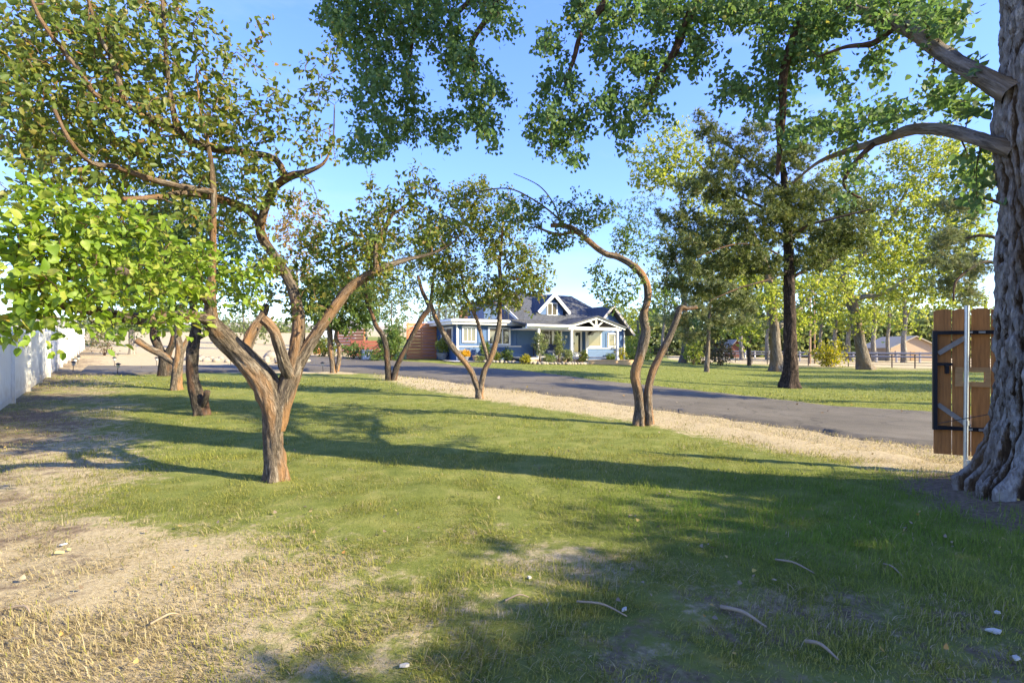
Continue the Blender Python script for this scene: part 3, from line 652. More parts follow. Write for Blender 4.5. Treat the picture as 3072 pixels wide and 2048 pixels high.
# leaning dark trunk with a sawn grey stub
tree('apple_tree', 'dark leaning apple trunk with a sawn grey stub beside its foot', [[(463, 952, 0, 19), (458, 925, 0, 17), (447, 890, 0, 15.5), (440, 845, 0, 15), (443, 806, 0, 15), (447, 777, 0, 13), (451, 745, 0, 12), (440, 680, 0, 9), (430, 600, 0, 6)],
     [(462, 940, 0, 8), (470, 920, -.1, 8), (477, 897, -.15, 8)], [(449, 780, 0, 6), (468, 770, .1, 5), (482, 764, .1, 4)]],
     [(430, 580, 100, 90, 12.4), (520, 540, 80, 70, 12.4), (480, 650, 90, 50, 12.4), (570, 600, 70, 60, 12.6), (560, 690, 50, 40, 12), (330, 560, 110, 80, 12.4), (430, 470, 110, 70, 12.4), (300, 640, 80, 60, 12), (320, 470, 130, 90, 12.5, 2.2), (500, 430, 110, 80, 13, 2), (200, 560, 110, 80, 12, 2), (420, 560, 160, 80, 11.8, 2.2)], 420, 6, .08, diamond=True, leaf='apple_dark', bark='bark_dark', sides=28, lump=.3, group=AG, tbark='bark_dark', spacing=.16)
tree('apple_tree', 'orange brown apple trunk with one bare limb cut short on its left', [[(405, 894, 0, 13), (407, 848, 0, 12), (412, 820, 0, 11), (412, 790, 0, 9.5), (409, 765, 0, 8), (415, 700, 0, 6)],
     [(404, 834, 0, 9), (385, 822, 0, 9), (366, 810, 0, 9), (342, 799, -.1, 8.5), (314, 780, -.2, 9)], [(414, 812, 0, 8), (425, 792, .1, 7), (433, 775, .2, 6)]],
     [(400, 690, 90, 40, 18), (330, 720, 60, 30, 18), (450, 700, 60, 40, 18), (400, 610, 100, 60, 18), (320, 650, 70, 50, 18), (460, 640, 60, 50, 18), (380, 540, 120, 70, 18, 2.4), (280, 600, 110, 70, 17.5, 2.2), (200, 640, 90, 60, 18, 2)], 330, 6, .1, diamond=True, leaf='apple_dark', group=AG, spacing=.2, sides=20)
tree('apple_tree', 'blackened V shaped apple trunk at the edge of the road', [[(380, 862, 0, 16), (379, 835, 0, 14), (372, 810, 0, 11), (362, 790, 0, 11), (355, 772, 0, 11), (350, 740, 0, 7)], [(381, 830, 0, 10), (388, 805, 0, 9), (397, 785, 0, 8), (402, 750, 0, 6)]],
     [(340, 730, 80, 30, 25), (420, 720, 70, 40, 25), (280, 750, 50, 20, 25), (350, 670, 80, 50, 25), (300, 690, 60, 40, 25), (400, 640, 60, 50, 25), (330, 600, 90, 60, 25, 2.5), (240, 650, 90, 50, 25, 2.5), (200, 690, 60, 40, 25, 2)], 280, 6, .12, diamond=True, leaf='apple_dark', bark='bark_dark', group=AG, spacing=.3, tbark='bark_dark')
tree('shade_tree', 'pale straight trunk standing in the dry field beyond the road', [[(303, 813, 0, 9), (303, 790, 0, 7.5), (302, 765, 0, 7), (300, 720, 0, 5)]], [(300, 735, 60, 30, 37), (260, 745, 40, 22, 37), (340, 745, 40, 20, 37)], 50, 6, .16, bark='bark_pale', spacing=.4, leaf='olive')
tree('apple_tree', 'twin trunked dark leaved apple tree in front of the pale shed', [[(766, 853, 0, 7.5), (762, 820, 0, 7), (759, 790, 0, 7), (758, 765, 0, 7), (750, 720, 0, 5), (735, 670, 0, 3)], [(774, 851, 0, 6), (779, 820, 0, 6), (779, 795, 0, 6), (771, 770, 0, 5), (785, 720, 0, 4), (800, 680, 0, 3)]],
     [(770, 710, 70, 45, 27), (720, 690, 50, 40, 27), (830, 705, 50, 40, 27), (765, 650, 70, 45, 27), (840, 650, 50, 40, 28), (800, 740, 60, 25, 27)], 260, 6, .14, mult=6, diamond=True, leaf='apple_dark', group=AG, spacing=.22, sides=12)
tree('apple_tree', 'leaning twin stemmed apple tree in front of the cedar slat screen', [[(893, 872, 0, 9), (890, 835, 0, 8), (887, 797, 0, 7), (878, 768, 0, 6.5), (863, 746, 0, 6), (855, 722, 0, 5), (842, 690, 0, 5), (840, 655, 0, 4), (846, 600, 0, 3)],
     [(904, 871, 0, 9), (912, 840, 0, 8), (929, 805, 0, 7), (948, 768, 0, 7), (969, 729, 0, 7), (986, 706, 0, 7), (978, 685, 0, 6), (969, 665, 0, 5), (960, 632, 0, 4)], [(986, 706, 0, 5), (991, 683, 0, 5), (994, 650, 0, 4), (998, 610, 0, 3)]],
     [(950, 610, 70, 40, 22), (1010, 590, 60, 50, 22), (900, 600, 60, 40, 22), (860, 650, 60, 40, 22), (940, 660, 40, 25, 22), (830, 690, 40, 25, 22), (960, 540, 60, 40, 22), (880, 560, 50, 40, 22), (900, 680, 40, 22, 22), (1000, 670, 50, 25, 22), (1050, 640, 40, 40, 22), (820, 640, 40, 40, 22)], 200, 6, .10, leaf='apple', group=AG, spacing=.18, bark='bark_dark', tbark='bark_dark')
tree('apple_tree', 'V shaped apple tree with slender spreading stems at the drive edge', [[(1101, 914, 0, 11), (1099, 895, 0, 9), (1092, 875, 0, 8), (1077, 843, 0, 8), (1037, 793, 0, 8), (1011, 750, 0, 7), (998, 722, 0, 6), (988, 690, 0, 4)],
     [(1103, 905, 0, 9), (1106, 880, 0, 8), (1113, 850, 0, 8), (1127, 823, 0, 8), (1138, 788, 0, 8), (1147, 740, 0, 7), (1147, 705, 0, 6.5), (1151, 656, 0, 6), (1147, 606, 0, 5), (1151, 570, 0, 4), (1156, 500, 0, 3)], [(1122, 825, 0, 6), (1113, 798, 0, 5.5), (1104, 763, 0, 5), (1094, 730, 0, 5), (1080, 700, 0, 5), (1066, 668, 0, 4), (1060, 620, 0, 3)]],
     [(1100, 665, 70, 35, 15.5), (1190, 650, 80, 30, 15.5), (1235, 660, 36, 22, 15.5), (1130, 570, 70, 50, 15.5), (1165, 490, 55, 50, 15.5), (1085, 510, 60, 50, 15.5), (1055, 450, 50, 30, 15.5), (1195, 590, 50, 45, 15.5), (1010, 540, 60, 50, 15.5), (1040, 620, 60, 40, 15.5), (1110, 430, 50, 20, 15.5), (1150, 690, 60, 22, 15.5), (1080, 700, 50, 20, 15.5), (1040, 680, 40, 24, 15.5), (1000, 600, 50, 50, 15.5), (1220, 630, 50, 24, 15.5)],
     560, 6, .095, mult=4, diamond=True, leaf='apple', group=AG, spacing=.15)
tree('apple_tree', 'twin trunked apple tree right of the house with a long bough arching left', [[(1469, 976, 0, 17), (1468, 940, 0, 14), (1467, 905, 0, 13.5), (1459, 858, 0, 14), (1472, 812, 0, 14), (1483, 760, 0, 13), (1478, 722, 0, 12), (1487, 690, 0, 10), (1486, 656, 0, 10), (1471, 626, 0, 10), (1447, 605, 0, 9.5), (1420, 590, 0, 9), (1392, 583, 0, 8.5), (1362, 562, 0, 8), (1336, 540, 0, 7), (1318, 532, 0, 5), (1281, 538, 0, 4), (1230, 520, 0, 2.5)],
     [(1492, 973, 0, 14), (1488, 910, 0, 11), (1497, 858, 0, 11), (1517, 815, 0, 10), (1541, 765, 0, 9), (1556, 725, 0, 8), (1563, 706, 0, 8), (1580, 708, 0, 6), (1601, 704, 0, 5)],
     [(1350, 550, 0, 6), (1325, 528, -.1, 6), (1300, 518, -.1, 6.5), (1265, 517, -.1, 6)], [(1318, 535, 0, 3), (1270, 490, .1, 2.6), (1220, 455, .2, 2.2), (1165, 432, .3, 1.8), (1090, 440, .3, 1.2)], [(1287, 510, 0, 2.4), (1270, 465, 0, 2), (1237, 425, 0, 1.4), (1180, 398, .1, .9)]],
     [(1250, 520, 70, 35, 10.7), (1330, 500, 70, 35, 10.7), (1385, 480, 25, 45, 10.7), (1290, 555, 60, 22, 10.7), (1400, 665, 35, 40, 10.6), (1440, 640, 30, 35, 10.6), (1430, 690, 35, 35, 10.6), (1375, 618, 30, 14, 10.6), (1450, 560, 50, 40, 10.9), (1180, 480, 60, 40, 10.9), (1230, 470, 30, 30, 10.8), (1320, 470, 10, 30, 10.7), (1277, 465, 12, 30, 10.7), (1520, 690, 40, 30, 10.7)],
     210, 6, .068, leaf='apple_dark', group=AG, spacing=.13, sides=32, lump=.3, nodes_extra=None)

# ---- the big cottonwood at the right edge, built with deep furrowed bark
def cottonwood():
    base = np.array([5.45, 4.95, float(Z(5.45, 4.95))])
    root = thing('cottonwood_tree', 'huge grey cottonwood trunk with deeply furrowed bark at the right edge', 'tree', base)
    ns, nz_ = 400, 300; zz = np.r_[np.linspace(-.35, 5.6, 250), np.linspace(5.7, 8.6, 50)]; th = np.arange(ns)*2*np.pi/ns
    TH, ZZ = np.meshgrid(th, zz)
    R = .60-.012*ZZ+.17*np.exp(-np.clip(ZZ, 0, 9)/.34)+.06*np.exp(-((ZZ-3.55)/.4)**2)+.10*ss(4.6, 7.5, ZZ)
    ca, sa = np.cos(TH), np.sin(TH)
    wx = fbm(ca*1.6+3, sa*1.6, ZZ*.8, o=3, seed=41)-.5
    lob = np.exp(-np.clip(ZZ, 0, 9)/.27)
    R = R+lob*(.18*np.cos(TH*4+.9+1.2*wx)+.09*np.cos(TH*9+2+2*wx))
    w2 = fbm(ca*3.4+1, sa*3.4, ZZ*1.3+5, o=3, seed=52)-.5; w3 = vn(ca*9, sa*9, ZZ*5, seed=57)-.5
    ph1 = TH*25+4.5*wx+3.6*w2+1.2*w3; fur = np.abs(np.sin(ph1)); ph2 = TH*12+3+6*w2-4*wx+w3; fur2 = np.abs(np.sin(ph2))
    crack = 1-ss(.05, .6, fur); crack2 = (1-ss(.05, .6, fur2))*.9
    brk = ss(.66, .74, vn(ca*8+4, sa*8, ZZ*9+2*w3, seed=66))*.25
    deep = np.clip(np.maximum(np.maximum(crack, crack2), brk*(1-crack)), 0, 1)
    fine = fbm(ca*22, sa*22, ZZ*12, o=3, seed=71)-.5
    plate = .016*(vn(ca*5+8, sa*5, ZZ*2.2, seed=91)-.5)
    rid = np.abs(fbm(ca*13+2, sa*13, ZZ*2.2, o=3, seed=73)-.5)*2
    R = R-.062*deep+plate*2-.045*(1-ss(0, .35, rid))+.035*(fbm(ca*3.1, sa*3.1, ZZ*1.3, o=3, seed=81)-.5)+.05*fine
    lean = -.10*ss(5, 8.6, ZZ)
    V = np.stack([R*ca+lean, R*sa, ZZ], 2).reshape(-1, 3)
    i = (np.arange(nz_-1)[:, None]*ns+np.arange(ns)[None]).ravel(); j = (np.arange(nz_-1)[:, None]*ns+((np.arange(ns)+1) % ns)[None]).ravel()
    bk = np.stack([R*ca, R*sa, ZZ], 2).reshape(-1, 3)
    m, n, l, out = new_mat('furrowed_bark')
    A = attr(n, 'deep'); r = ramp(n, [(.0, (.46, .43, .40)), (.3, (.31, .275, .24)), (.62, (.125, .085, .052)), (1, (.05, .032, .02))])
    B = attr(n, 'bk'); mp = n.new('ShaderNodeMapping'); mp.inputs['Scale'].default_value = (1, 1, .35); l.new(B.outputs['Vector'], mp.inputs[0])
    z = n.new('ShaderNodeTexNoise'); z.inputs['Scale'].default_value = 34; z.inputs['Detail'].default_value = 8; z.inputs['Roughness'].default_value = .7; l.new(mp.outputs[0], z.inputs['Vector'])
    ad = n.new('ShaderNodeMath'); ad.operation = 'MULTIPLY_ADD'; l.new(z.outputs['Fac'], ad.inputs[0]); ad.inputs[1].default_value = 1.9
    sb = n.new('ShaderNodeMath'); sb.operation = 'MULTIPLY_ADD'; sb.inputs[1].default_value = 1.1; sb.inputs[2].default_value = -1.02; l.new(A.outputs['Fac'], sb.inputs[0]); l.new(sb.outputs[0], ad.inputs[2]); l.new(ad.outputs[0], r.inputs[0])
    z2 = n.new('ShaderNodeTexNoise'); z2.inputs['Scale'].default_value = 1.6; z2.inputs['Detail'].default_value = 5; l.new(mp.outputs[0], z2.inputs['Vector'])
    vp = n.new('ShaderNodeTexVoronoi'); vp.feature = 'DISTANCE_TO_EDGE'; vp.inputs['Scale'].default_value = 19
    wv = n.new('ShaderNodeMixRGB'); wv.blend_type = 'ADD'; wv.inputs[0].default_value = .09; l.new(mp.outputs[0], wv.inputs['Color1']); l.new(z.outputs['Color'], wv.inputs['Color2']); l.new(wv.outputs[0], vp.inputs['Vector'])
    vk = n.new('ShaderNodeMapRange'); vk.inputs[1].default_value = 0; vk.inputs[2].default_value = .2; vk.inputs[3].default_value = .24; vk.inputs[4].default_value = 0; l.new(vp.outputs['Distance'], vk.inputs[0])
    pl = n.new('ShaderNodeMath'); pl.operation = 'ADD'; l.new(ad.outputs[0], pl.inputs[0]); l.new(vk.outputs[0], pl.inputs[1]); l.new(pl.outputs[0], r.inputs[0])
    hh = n.new('ShaderNodeMath'); hh.operation = 'SUBTRACT'; l.new(z.outputs['Fac'], hh.inputs[0]); l.new(vk.outputs[0], hh.inputs[1])
    r2 = ramp(n, [(.45, (0, 0, 0)), (.65, (.6, .6, .6))]); l.new(z2.outputs['Fac'], r2.inputs[0])
    mx = n.new('ShaderNodeMixRGB'); mx.inputs['Color2'].default_value = (.23, .14, .07, 1); l.new(r2.outputs[0], mx.inputs[0]); l.new(r.outputs[0], mx.inputs['Color1'])
    b = n.new('ShaderNodeBsdfPrincipled'); b.inputs['Roughness'].default_value = .95; b.inputs['Specular IOR Level'].default_value = .1; l.new(mx.outputs[0], b.inputs['Base Color'])
    bp = n.new('ShaderNodeBump'); bp.inputs['Strength'].default_value = 1; bp.inputs['Distance'].default_value = .07; l.new(hh.outputs[0], bp.inputs['Height']); l.new(bp.outputs[0], b.inputs['Normal']); l.new(b.outputs[0], out.inputs[0])
    obj('trunk', mesh_np('trunk', V, np.stack([i, j, j+ns, i+ns], 1), m, {'bk': bk, 'deep': deep.ravel()}, True), root)
    def Wp(L): return smooth_path([np.r_[P(x, y, d), r_/1176*d] for x, y, d, r_ in L], 60)
    def Wd(L): return smooth_path([np.array(p, float) for p in L], 60)
    top = (5.2, 4.95, 7.6)
    limbs = [
     ('bark_cotton', Wp([(2330, 345, 5.0, 20), (2265, 325, 5.2, 15), (2180, 299, 5.8, 13.5), (2100, 296, 6.4, 12.5), (2050, 312, 6.9, 11), (2000, 330, 7.3, 9), (1950, 345, 7.7, 7), (1880, 372, 8.2, 4), (1820, 420, 8.6, 2)])),
     ('bark_limb', Wp([(2010, 328, 7.2, 6), (1985, 350, 7.2, 6), (1960, 378, 7.2, 5), (1939, 416, 7.2, 4), (1951, 440, 7.2, 3), (1978, 454, 7.2, 2)])),
     ('bark_cotton', Wp([(2330, 215, 5.0, 26), (2228, 160, 5.4, 18), (2168, 123, 5.9, 16), (2108, 80, 6.5, 15), (2051, 48, 7, 13), (2010, 34, 7.4, 10), (1940, 10, 8, 7), (1850, -30, 8.6, 4)])),
     ('bark_limb', Wp([(2051, 66, 7, 7), (2011, 96, 7.1, 7), (1985, 103, 7.2, 6), (1940, 108, 7.4, 4), (1880, 130, 7.6, 2)])),
     ('bark_limb', Wd([(5.2, 4.95, 7.4, .22), (4.2, 5.8, 8.2, .20), (3.0, 6.8, 8.7, .17), (1.6, 8.0, 9.0, .14), (0, 9.2, 9.2, .11), (-2, 10.5, 9.3, .07)])),
     ('bark_limb', Wd([(4.0, 5.9, 8.25, .16), (4.5, 7.6, 8.15, .15), (4.9, 8.3, 7.6, .12), tuple(np.r_[P(1845, 30, 8.4), .075]), tuple(np.r_[P(1803, 150, 8.4), .070]), tuple(np.r_[P(1796, 280, 8.4), .055]), tuple(np.r_[P(1786, 400, 8.4), .03])])),
     ('bark_limb', Wd([(1.6, 8.0, 9.0, .09), tuple(np.r_[P(1392, -20, 9), .07]), tuple(np.r_[P(1371, 30, 9), .06]), tuple(np.r_[P(1334, 78, 9), .045]), tuple(np.r_[P(1318, 135, 9), .04]), tuple(np.r_[P(1297, 190, 9), .02])])),
     ('bark_limb', Wd([(3.0, 6.8, 8.7, .11), (3.4, 8.2, 8.6, .10), tuple(np.r_[P(1610, -20, 9), .09]), tuple(np.r_[P(1570, 65, 9), .08]), tuple(np.r_[P(1551, 115, 9), .065]), tuple(np.r_[P(1511, 182, 9), .05]), tuple(np.r_[P(1476, 255, 9), .03])])),
     ('bark_limb', Wd([(0, 9.2, 9.2, .08), tuple(np.r_[P(1150, -30, 9.3), .065]), tuple(np.r_[P(1124, 33, 9.3), .055]), tuple(np.r_[P(1084, 97, 9.3), .045]), tuple(np.r_[P(1087, 150, 9.3), .03]), tuple(np.r_[P(1095, 200, 9.3), .02])])),
     ('bark_limb', Wd([(-1.0, 9.9, 9.25, .06), tuple(np.r_[P(985, -30, 9.4), .05]), tuple(np.r_[P(957, 50, 9.4), .04]), tuple(np.r_[P(940, 140, 9.4), .025])])),
     ('bark_limb', Wd([(0, 9.2, 9.2, .06), tuple(np.r_[P(1095, -20, 9.6), .05]), tuple(np.r_[P(1041, 38, 9.6), .04]), tuple(np.r_[P(1008, 95, 9.6), .025])])),
     ('bark_cotton', Wd([(5.6, 4.9, 7.6, .36), (6.6, 4.3, 9.5, .30), (8.2, 3.6, 11, .2), (10, 3, 12, .1)])),
     ('bark_cotton', Wd([(5.4, 5.0, 7.8, .34), (5.3, 5.6, 10, .26), (4.6, 6.4, 12, .16), (4.2, 7, 13.5, .08)])),
    ]
    for mk, w in limbs:
        v, q, b_ = tube_mesh([w], 12, .16, int(abs(w[-1, 0]*31)) % 83); obj('limb', mesh_np('limb', v-base, q, M[mk], {'bk': b_}, True), root)
    c2 = lambda x, y, rx, ry, d: (784+x*.3335, y*.3335, rx*.3335, ry*.3335, d, .7)
    c3 = lambda x, y, rx, ry, d: (1568+x*.3335, y*.3335, rx*.3335, ry*.3335, d, .7)
    bl = [(830, 90, 70, 90, 9.4), (870, 200, 80, 90, 9.4), (930, 60, 90, 80, 9.4), (880, 300, 80, 55, 9.4), (1000, 60, 70, 60, 9.4), (1050, 130, 50, 90, 9.3), (1100, 190, 55, 60, 9.3), (1040, 290, 60, 40, 9.3), (1105, 285, 40, 45, 9.3), (1150, 40, 45, 50, 9.3), (960, 260, 40, 50, 9.4), (1150, 215, 25, 25, 9.3), (830, 340, 60, 35, 9.2), (940, 170, 16, 60, 9.4), (800, 30, 60, 60, 9.4), (1015, 320, 30, 22, 9.3), (1130, 320, 16, 20, 9.3),
      c2(1430, 300, 90, 110, 9), c2(1660, 110, 110, 120, 9), c2(1850, 150, 90, 140, 9), c2(1500, 560, 160, 120, 9), c2(1400, 760, 130, 110, 9), c2(1600, 880, 180, 110, 9), c2(1300, 940, 60, 70, 9), c2(1620, 1080, 60, 45, 9), c2(1840, 700, 190, 130, 9), c2(1960, 420, 190, 110, 9), c2(1900, 860, 130, 60, 9), c2(1950, 970, 40, 50, 9), c2(2150, 480, 170, 170, 9), c2(2180, 130, 170, 130, 9), c2(2100, 740, 110, 80, 9), c2(2210, 820, 50, 30, 9), c2(1480, 1010, 60, 50, 9), c2(1760, 330, 80, 60, 9),
      c3(110, 300, 130, 220, 9), c3(400, 130, 130, 120, 8.8), c3(580, 260, 80, 180, 8.6), c3(680, 480, 190, 170, 8.6), c3(860, 240, 170, 130, 8.4), c3(1010, 150, 180, 100, 8.2), c3(960, 400, 110, 80, 8.2), c3(1030, 600, 50, 40, 8.2), c3(1150, 640, 40, 40, 8.2), c3(600, 700, 200, 130, 8.6), c3(350, 600, 150, 150, 8.9), c3(1250, 810, 200, 70, 7.5), c3(1500, 770, 140, 60, 7), c3(1450, 130, 200, 80, 7.2), c3(1720, 180, 120, 120, 6.6), c3(1880, 120, 80, 100, 6.2), c3(1800, 640, 150, 100, 6.4), c3(1330, 400, 60, 60, 7.6), c3(1370, 510, 30, 40, 7.6), c3(1950, 760, 80, 70, 6.), c3(1000, 860, 200, 90, 8), c3(800, 900, 160, 90, 8.3), c3(1950, 520, 80, 60, 5.6), c3(150, 60, 140, 60, 9), c3(1150, 980, 90, 40, 7.8), c3(1230, 1150, 60, 50, 7.2), c3(1150, 1330, 40, 30, 7.2), c3(2020, 1200, 40, 70, 6), c3(2040, 1420, 30, 40, 6)]
    bl += [(860, 10, 80, 40, 9.4), (1000, 0, 80, 40, 9.4), (1120, -10, 60, 40, 9.3), (1330, 0, 40, 40, 9), (1450, 10, 80, 40, 9), (1560, 10, 60, 50, 9), (1680, 20, 80, 50, 8.8), (1780, 20, 80, 60, 8.6), (1900, 20, 90, 50, 8.2), (2050, 10, 90, 50, 7.4), (2150, 40, 60, 60, 6.6), (760, 40, 40, 60, 9.6), (1280, 620/2, 30, 30, 9)]
    bl = [(b_[0], b_[1], b_[2]*1.02, b_[3]*1.02, b_[4], .8) for b_ in bl]
    T = blob_targets(bl, 1500)
    # the part of the crown above and beside the frame
    ex = []
    for (cx, cy, cz, r, k_) in ((7.5, 3.5, 11.5, 2.6, 60), (10, 2.6, 12, 2.6, 50), (4.6, 6.5, 13, 2.6, 60), (1, 9.0, 11, 2, 60), (-2, 10.6, 10.6, 1.6, 50), (.6, 8.3, 9.4, 1.1, 60), (2.8, 7.2, 9.9, 1.4, 60), (-1.8, 9.6, 9.6, 1.2, 60), (-.5, 8.8, 9.8, 1.2, 50), (4.4, 5.4, 10, 1.5, 60)):
        g = unit(rng.normal(size=(k_, 3)))*(rng.uniform(0, 1, (k_, 1))**.4)*r; ex.append(g+np.array([cx, cy, cz]))
    T = np.concatenate([T]+ex)
    nn = np.concatenate([w for _, w in limbs])
    paths = grow(nn[:, :3], nn[:, 3], T, .22, -.06, .10, .004, .018)
    v, q, b_ = tube_mesh([smooth_path(p, min(len(p), 12)) if len(p) > 12 else p for p in paths], 4); obj('branchwork', mesh_np('branchwork', v-base, q, M['bark_limb'], {'bk': b_}, True), root, kind='stuff')
    cen, ax = fill(*clusters(paths, .14, .25), 3, .075)
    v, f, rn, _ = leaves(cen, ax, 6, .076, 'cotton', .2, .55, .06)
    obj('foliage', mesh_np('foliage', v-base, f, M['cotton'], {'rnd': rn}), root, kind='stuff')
cottonwood()

# ---- pine and the trees on the right lawn
PB = [(1640, 310, 40, 45, 22), (1700, 350, 70, 45, 22), (1790, 380, 70, 55, 22), (1620, 430, 80, 50, 22), (1710, 440, 90, 50, 22), (1560, 495, 60, 40, 22), (1640, 530, 95, 50, 22), (1740, 535, 100, 55, 22), (1855, 500, 100, 45, 22), (1945, 505, 60, 28, 22), (1555, 590, 60, 38, 22), (1640, 620, 90, 45, 22), (1740, 615, 80, 40, 22), (1885, 575, 70, 32, 22), (1550, 655, 45, 26, 22), (1620, 670, 50, 26, 22), (1610, 265, 14, 26, 22), (1860, 430, 80, 40, 22), (1990, 470, 40, 25, 22), (1690, 580, 110, 40, 21), (1600, 550, 80, 40, 21), (1740, 480, 90, 40, 21), (1680, 390, 70, 40, 21.5), (1870, 540, 80, 40, 23), (1880, 460, 80, 50, 22.5), (1910, 530, 90, 40, 22.5), (1850, 600, 70, 40, 22), (1950, 560, 70, 28, 22.5), (1800, 470, 60, 60, 22), (1830, 350, 60, 50, 22), (1740, 300, 40, 40, 22), (1600, 620, 70, 30, 20.5), (1680, 690, 50, 18, 21)]
tree('pine_tree', 'tall dark pine with a thick black trunk beside the drive', [[(1815, 890, 0, 24), (1816, 850, 0, 19), (1815, 780, 0, 17.5), (1814, 700, 0, 15.5), (1812, 640, 0, 14), (1810, 560, 0, 12), (1806, 480, 0, 9.5), (1800, 400, 0, 8), (1790, 330, 0, 6), (1782, 270, 0, 3)],
     [(1812, 600, 0, 3.0), (1760, 570, -1, 2.5), (1690, 560, -2, 2.0), (1600, 590, -2.5, 1.0)], [(1812, 620, 0, 3.0), (1770, 640, -1.2, 2.5), (1700, 660, -2, 1.8), (1630, 690, -2.5, 1.0)], [(1811, 560, 0, 5), (1850, 520, -1, 4), (1920, 500, -1.5, 3), (2000, 480, -2, 2)], [(1812, 640, 0, 5), (1860, 615, 1, 4), (1920, 590, 1.5, 2.5)], [(1808, 500, 0, 5), (1740, 470, 1, 4), (1650, 430, 1.5, 2)], [(1804, 440, 0, 4), (1720, 370, .5, 3), (1640, 310, .5, 2)], [(1811, 540, 0, 5), (1700, 520, 1, 4), (1570, 500, 1, 2)]],
     [(b[0], b[1], b[2]*1.05, b[3]*.62, b[4]) for b in PB], 820, 15, .2, mult=6, leaf='needle', bark='bark_pine', spacing=.17, step=.25, sides=24, lump=.25, kind='needle', needle_w=.016, arch=-.02, flare=.45, frac=.25, tbark='bark_dark')
tree('conifer_tree', 'small feathery grey green conifer with a bare lower trunk', [[(1623, 853, 0, 7), (1626, 800, 0, 5.5), (1628, 750, 0, 4.5), (1631, 700, 0, 3), (1632, 640, 0, 2)]], [(1600, 700, 60, 30, 28), (1670, 685, 60, 30, 28), (1650, 740, 50, 20, 28), (1560, 735, 40, 20, 28), (1700, 740, 40, 18, 28), (1630, 660, 60, 25, 28), (1575, 775, 30, 14, 28), (1690, 710, 60, 20, 28)],
     170, 14, .24, mult=7, leaf='needle_pale', bark='bark_cotton', kind='needle', needle_w=.018, spacing=.2, arch=.05, frac=.2, flare=.1)
tree('pine_tree', 'slim dark pine between the small conifer and the cottonwood', [[(1721, 839, 0, 5.5), (1720, 800, 0, 4.8), (1718, 740, 0, 4.2), (1716, 680, 0, 3.6), (1714, 600, 0, 2.5)]], [(1720, 690, 60, 22, 36), (1690, 650, 60, 25, 36), (1755, 650, 50, 25, 36), (1735, 720, 40, 14, 36), (1720, 600, 60, 40, 36)], 120, 14, .3, mult=6, leaf='needle', bark='bark_dark', kind='needle', needle_w=.025, spacing=.3, frac=.2, tbark='bark_dark', flare=.1)
BG = 'cottonwoods on the right lawn'
tree('cottonwood_tree', 'cottonwood with a stout furrowed trunk just left of the dark pine', [[(1783, 852, 0, 18), (1783, 830, 0, 15), (1780, 770, 0, 13), (1774, 710, 0, 11.5), (1768, 660, 0, 10), (1755, 600, 0, 8), (1720, 520, 0, 6), (1650, 430, 0, 4), (1600, 370, 0, 3)], [(1776, 760, 0, 8), (1830, 715, 2, 8), (1862, 672, 3, 7.5), (1880, 632, 4, 7), (1908, 598, 5, 6), (2012, 545, 6, 4)], [(1740, 560, 0, 4), (1690, 480, 1, 3.5), (1620, 400, 1, 2.6), (1580, 345, 1, 2)]],
     [(1535, 345, 60, 40, 34), (1510, 400, 50, 45, 34), (1575, 410, 60, 45, 34), (1600, 350, 45, 40, 34), (1850, 660, 80, 50, 36), (1900, 580, 80, 55, 38), (1960, 545, 70, 40, 39), (1760, 690, 60, 40, 34), (1700, 760, 50, 30, 36), (1880, 720, 50, 30, 38), (1640, 470, 70, 50, 35), (1560, 300, 40, 20, 34), (1480, 380, 40, 60, 34), (1660, 560, 60, 60, 35), (1700, 640, 70, 50, 36), (1840, 740, 60, 40, 37), (1930, 660, 50, 40, 38), (1620, 620, 60, 60, 37)], 680, 6, .24, leaf='bright', bark='bark_cotton', shape='cotton', spacing=.42, step=.4, diamond=True, group=BG, tbark='bark_pale', up=.2, flare=.5)
tree('cottonwood_tree', 'kinked cottonwood with a sawn limb and bough bending right near the fence', [[(1987, 848, 0, 20), (1982, 820, 0, 15), (1975, 785, 0, 13), (1968, 745, 0, 13), (1958, 700, 0, 13), (1943, 668, 0, 12), (1930, 657, 0, 11), (1917, 650, 0, 10)], [(1944, 672, 0, 9), (1932, 640, 0, 9), (1946, 616, 0, 8.5), (1970, 594, 0, 7), (2010, 555, 0, 5), (2060, 480, 0, 4), (2100, 400, 0, 3)], [(1960, 688, 0, 7), (1985, 680, -.5, 6.5), (2010, 678, -.7, 6), (2045, 664, -1, 5), (2120, 610, -1, 3.5), (2200, 540, -1, 2.5)]],
     [(2010, 480, 80, 60, 34), (2080, 430, 80, 70, 34), (2150, 370, 80, 55, 34), (2200, 450, 70, 70, 34), (2110, 560, 100, 65, 34), (2210, 570, 70, 70, 34), (2010, 600, 70, 40, 34), (2070, 660, 90, 35, 34), (2170, 680, 70, 40, 34), (2240, 500, 40, 90, 34), (1985, 725, 50, 30, 33), (2060, 350, 50, 40, 34), (2130, 480, 90, 50, 34), (2230, 680, 40, 50, 34), (1900, 480, 70, 60, 36), (1930, 400, 60, 60, 36), (2050, 540, 90, 60, 34), (2260, 380, 50, 70, 34), (2120, 620, 80, 40, 33), (2180, 330, 70, 40, 34)], 1050, 6, .25, leaf='bright', bark='bark_cotton', shape='cotton', spacing=.42, step=.4, diamond=True, group=BG, tbark='bark_pale', up=.2, flare=.6)
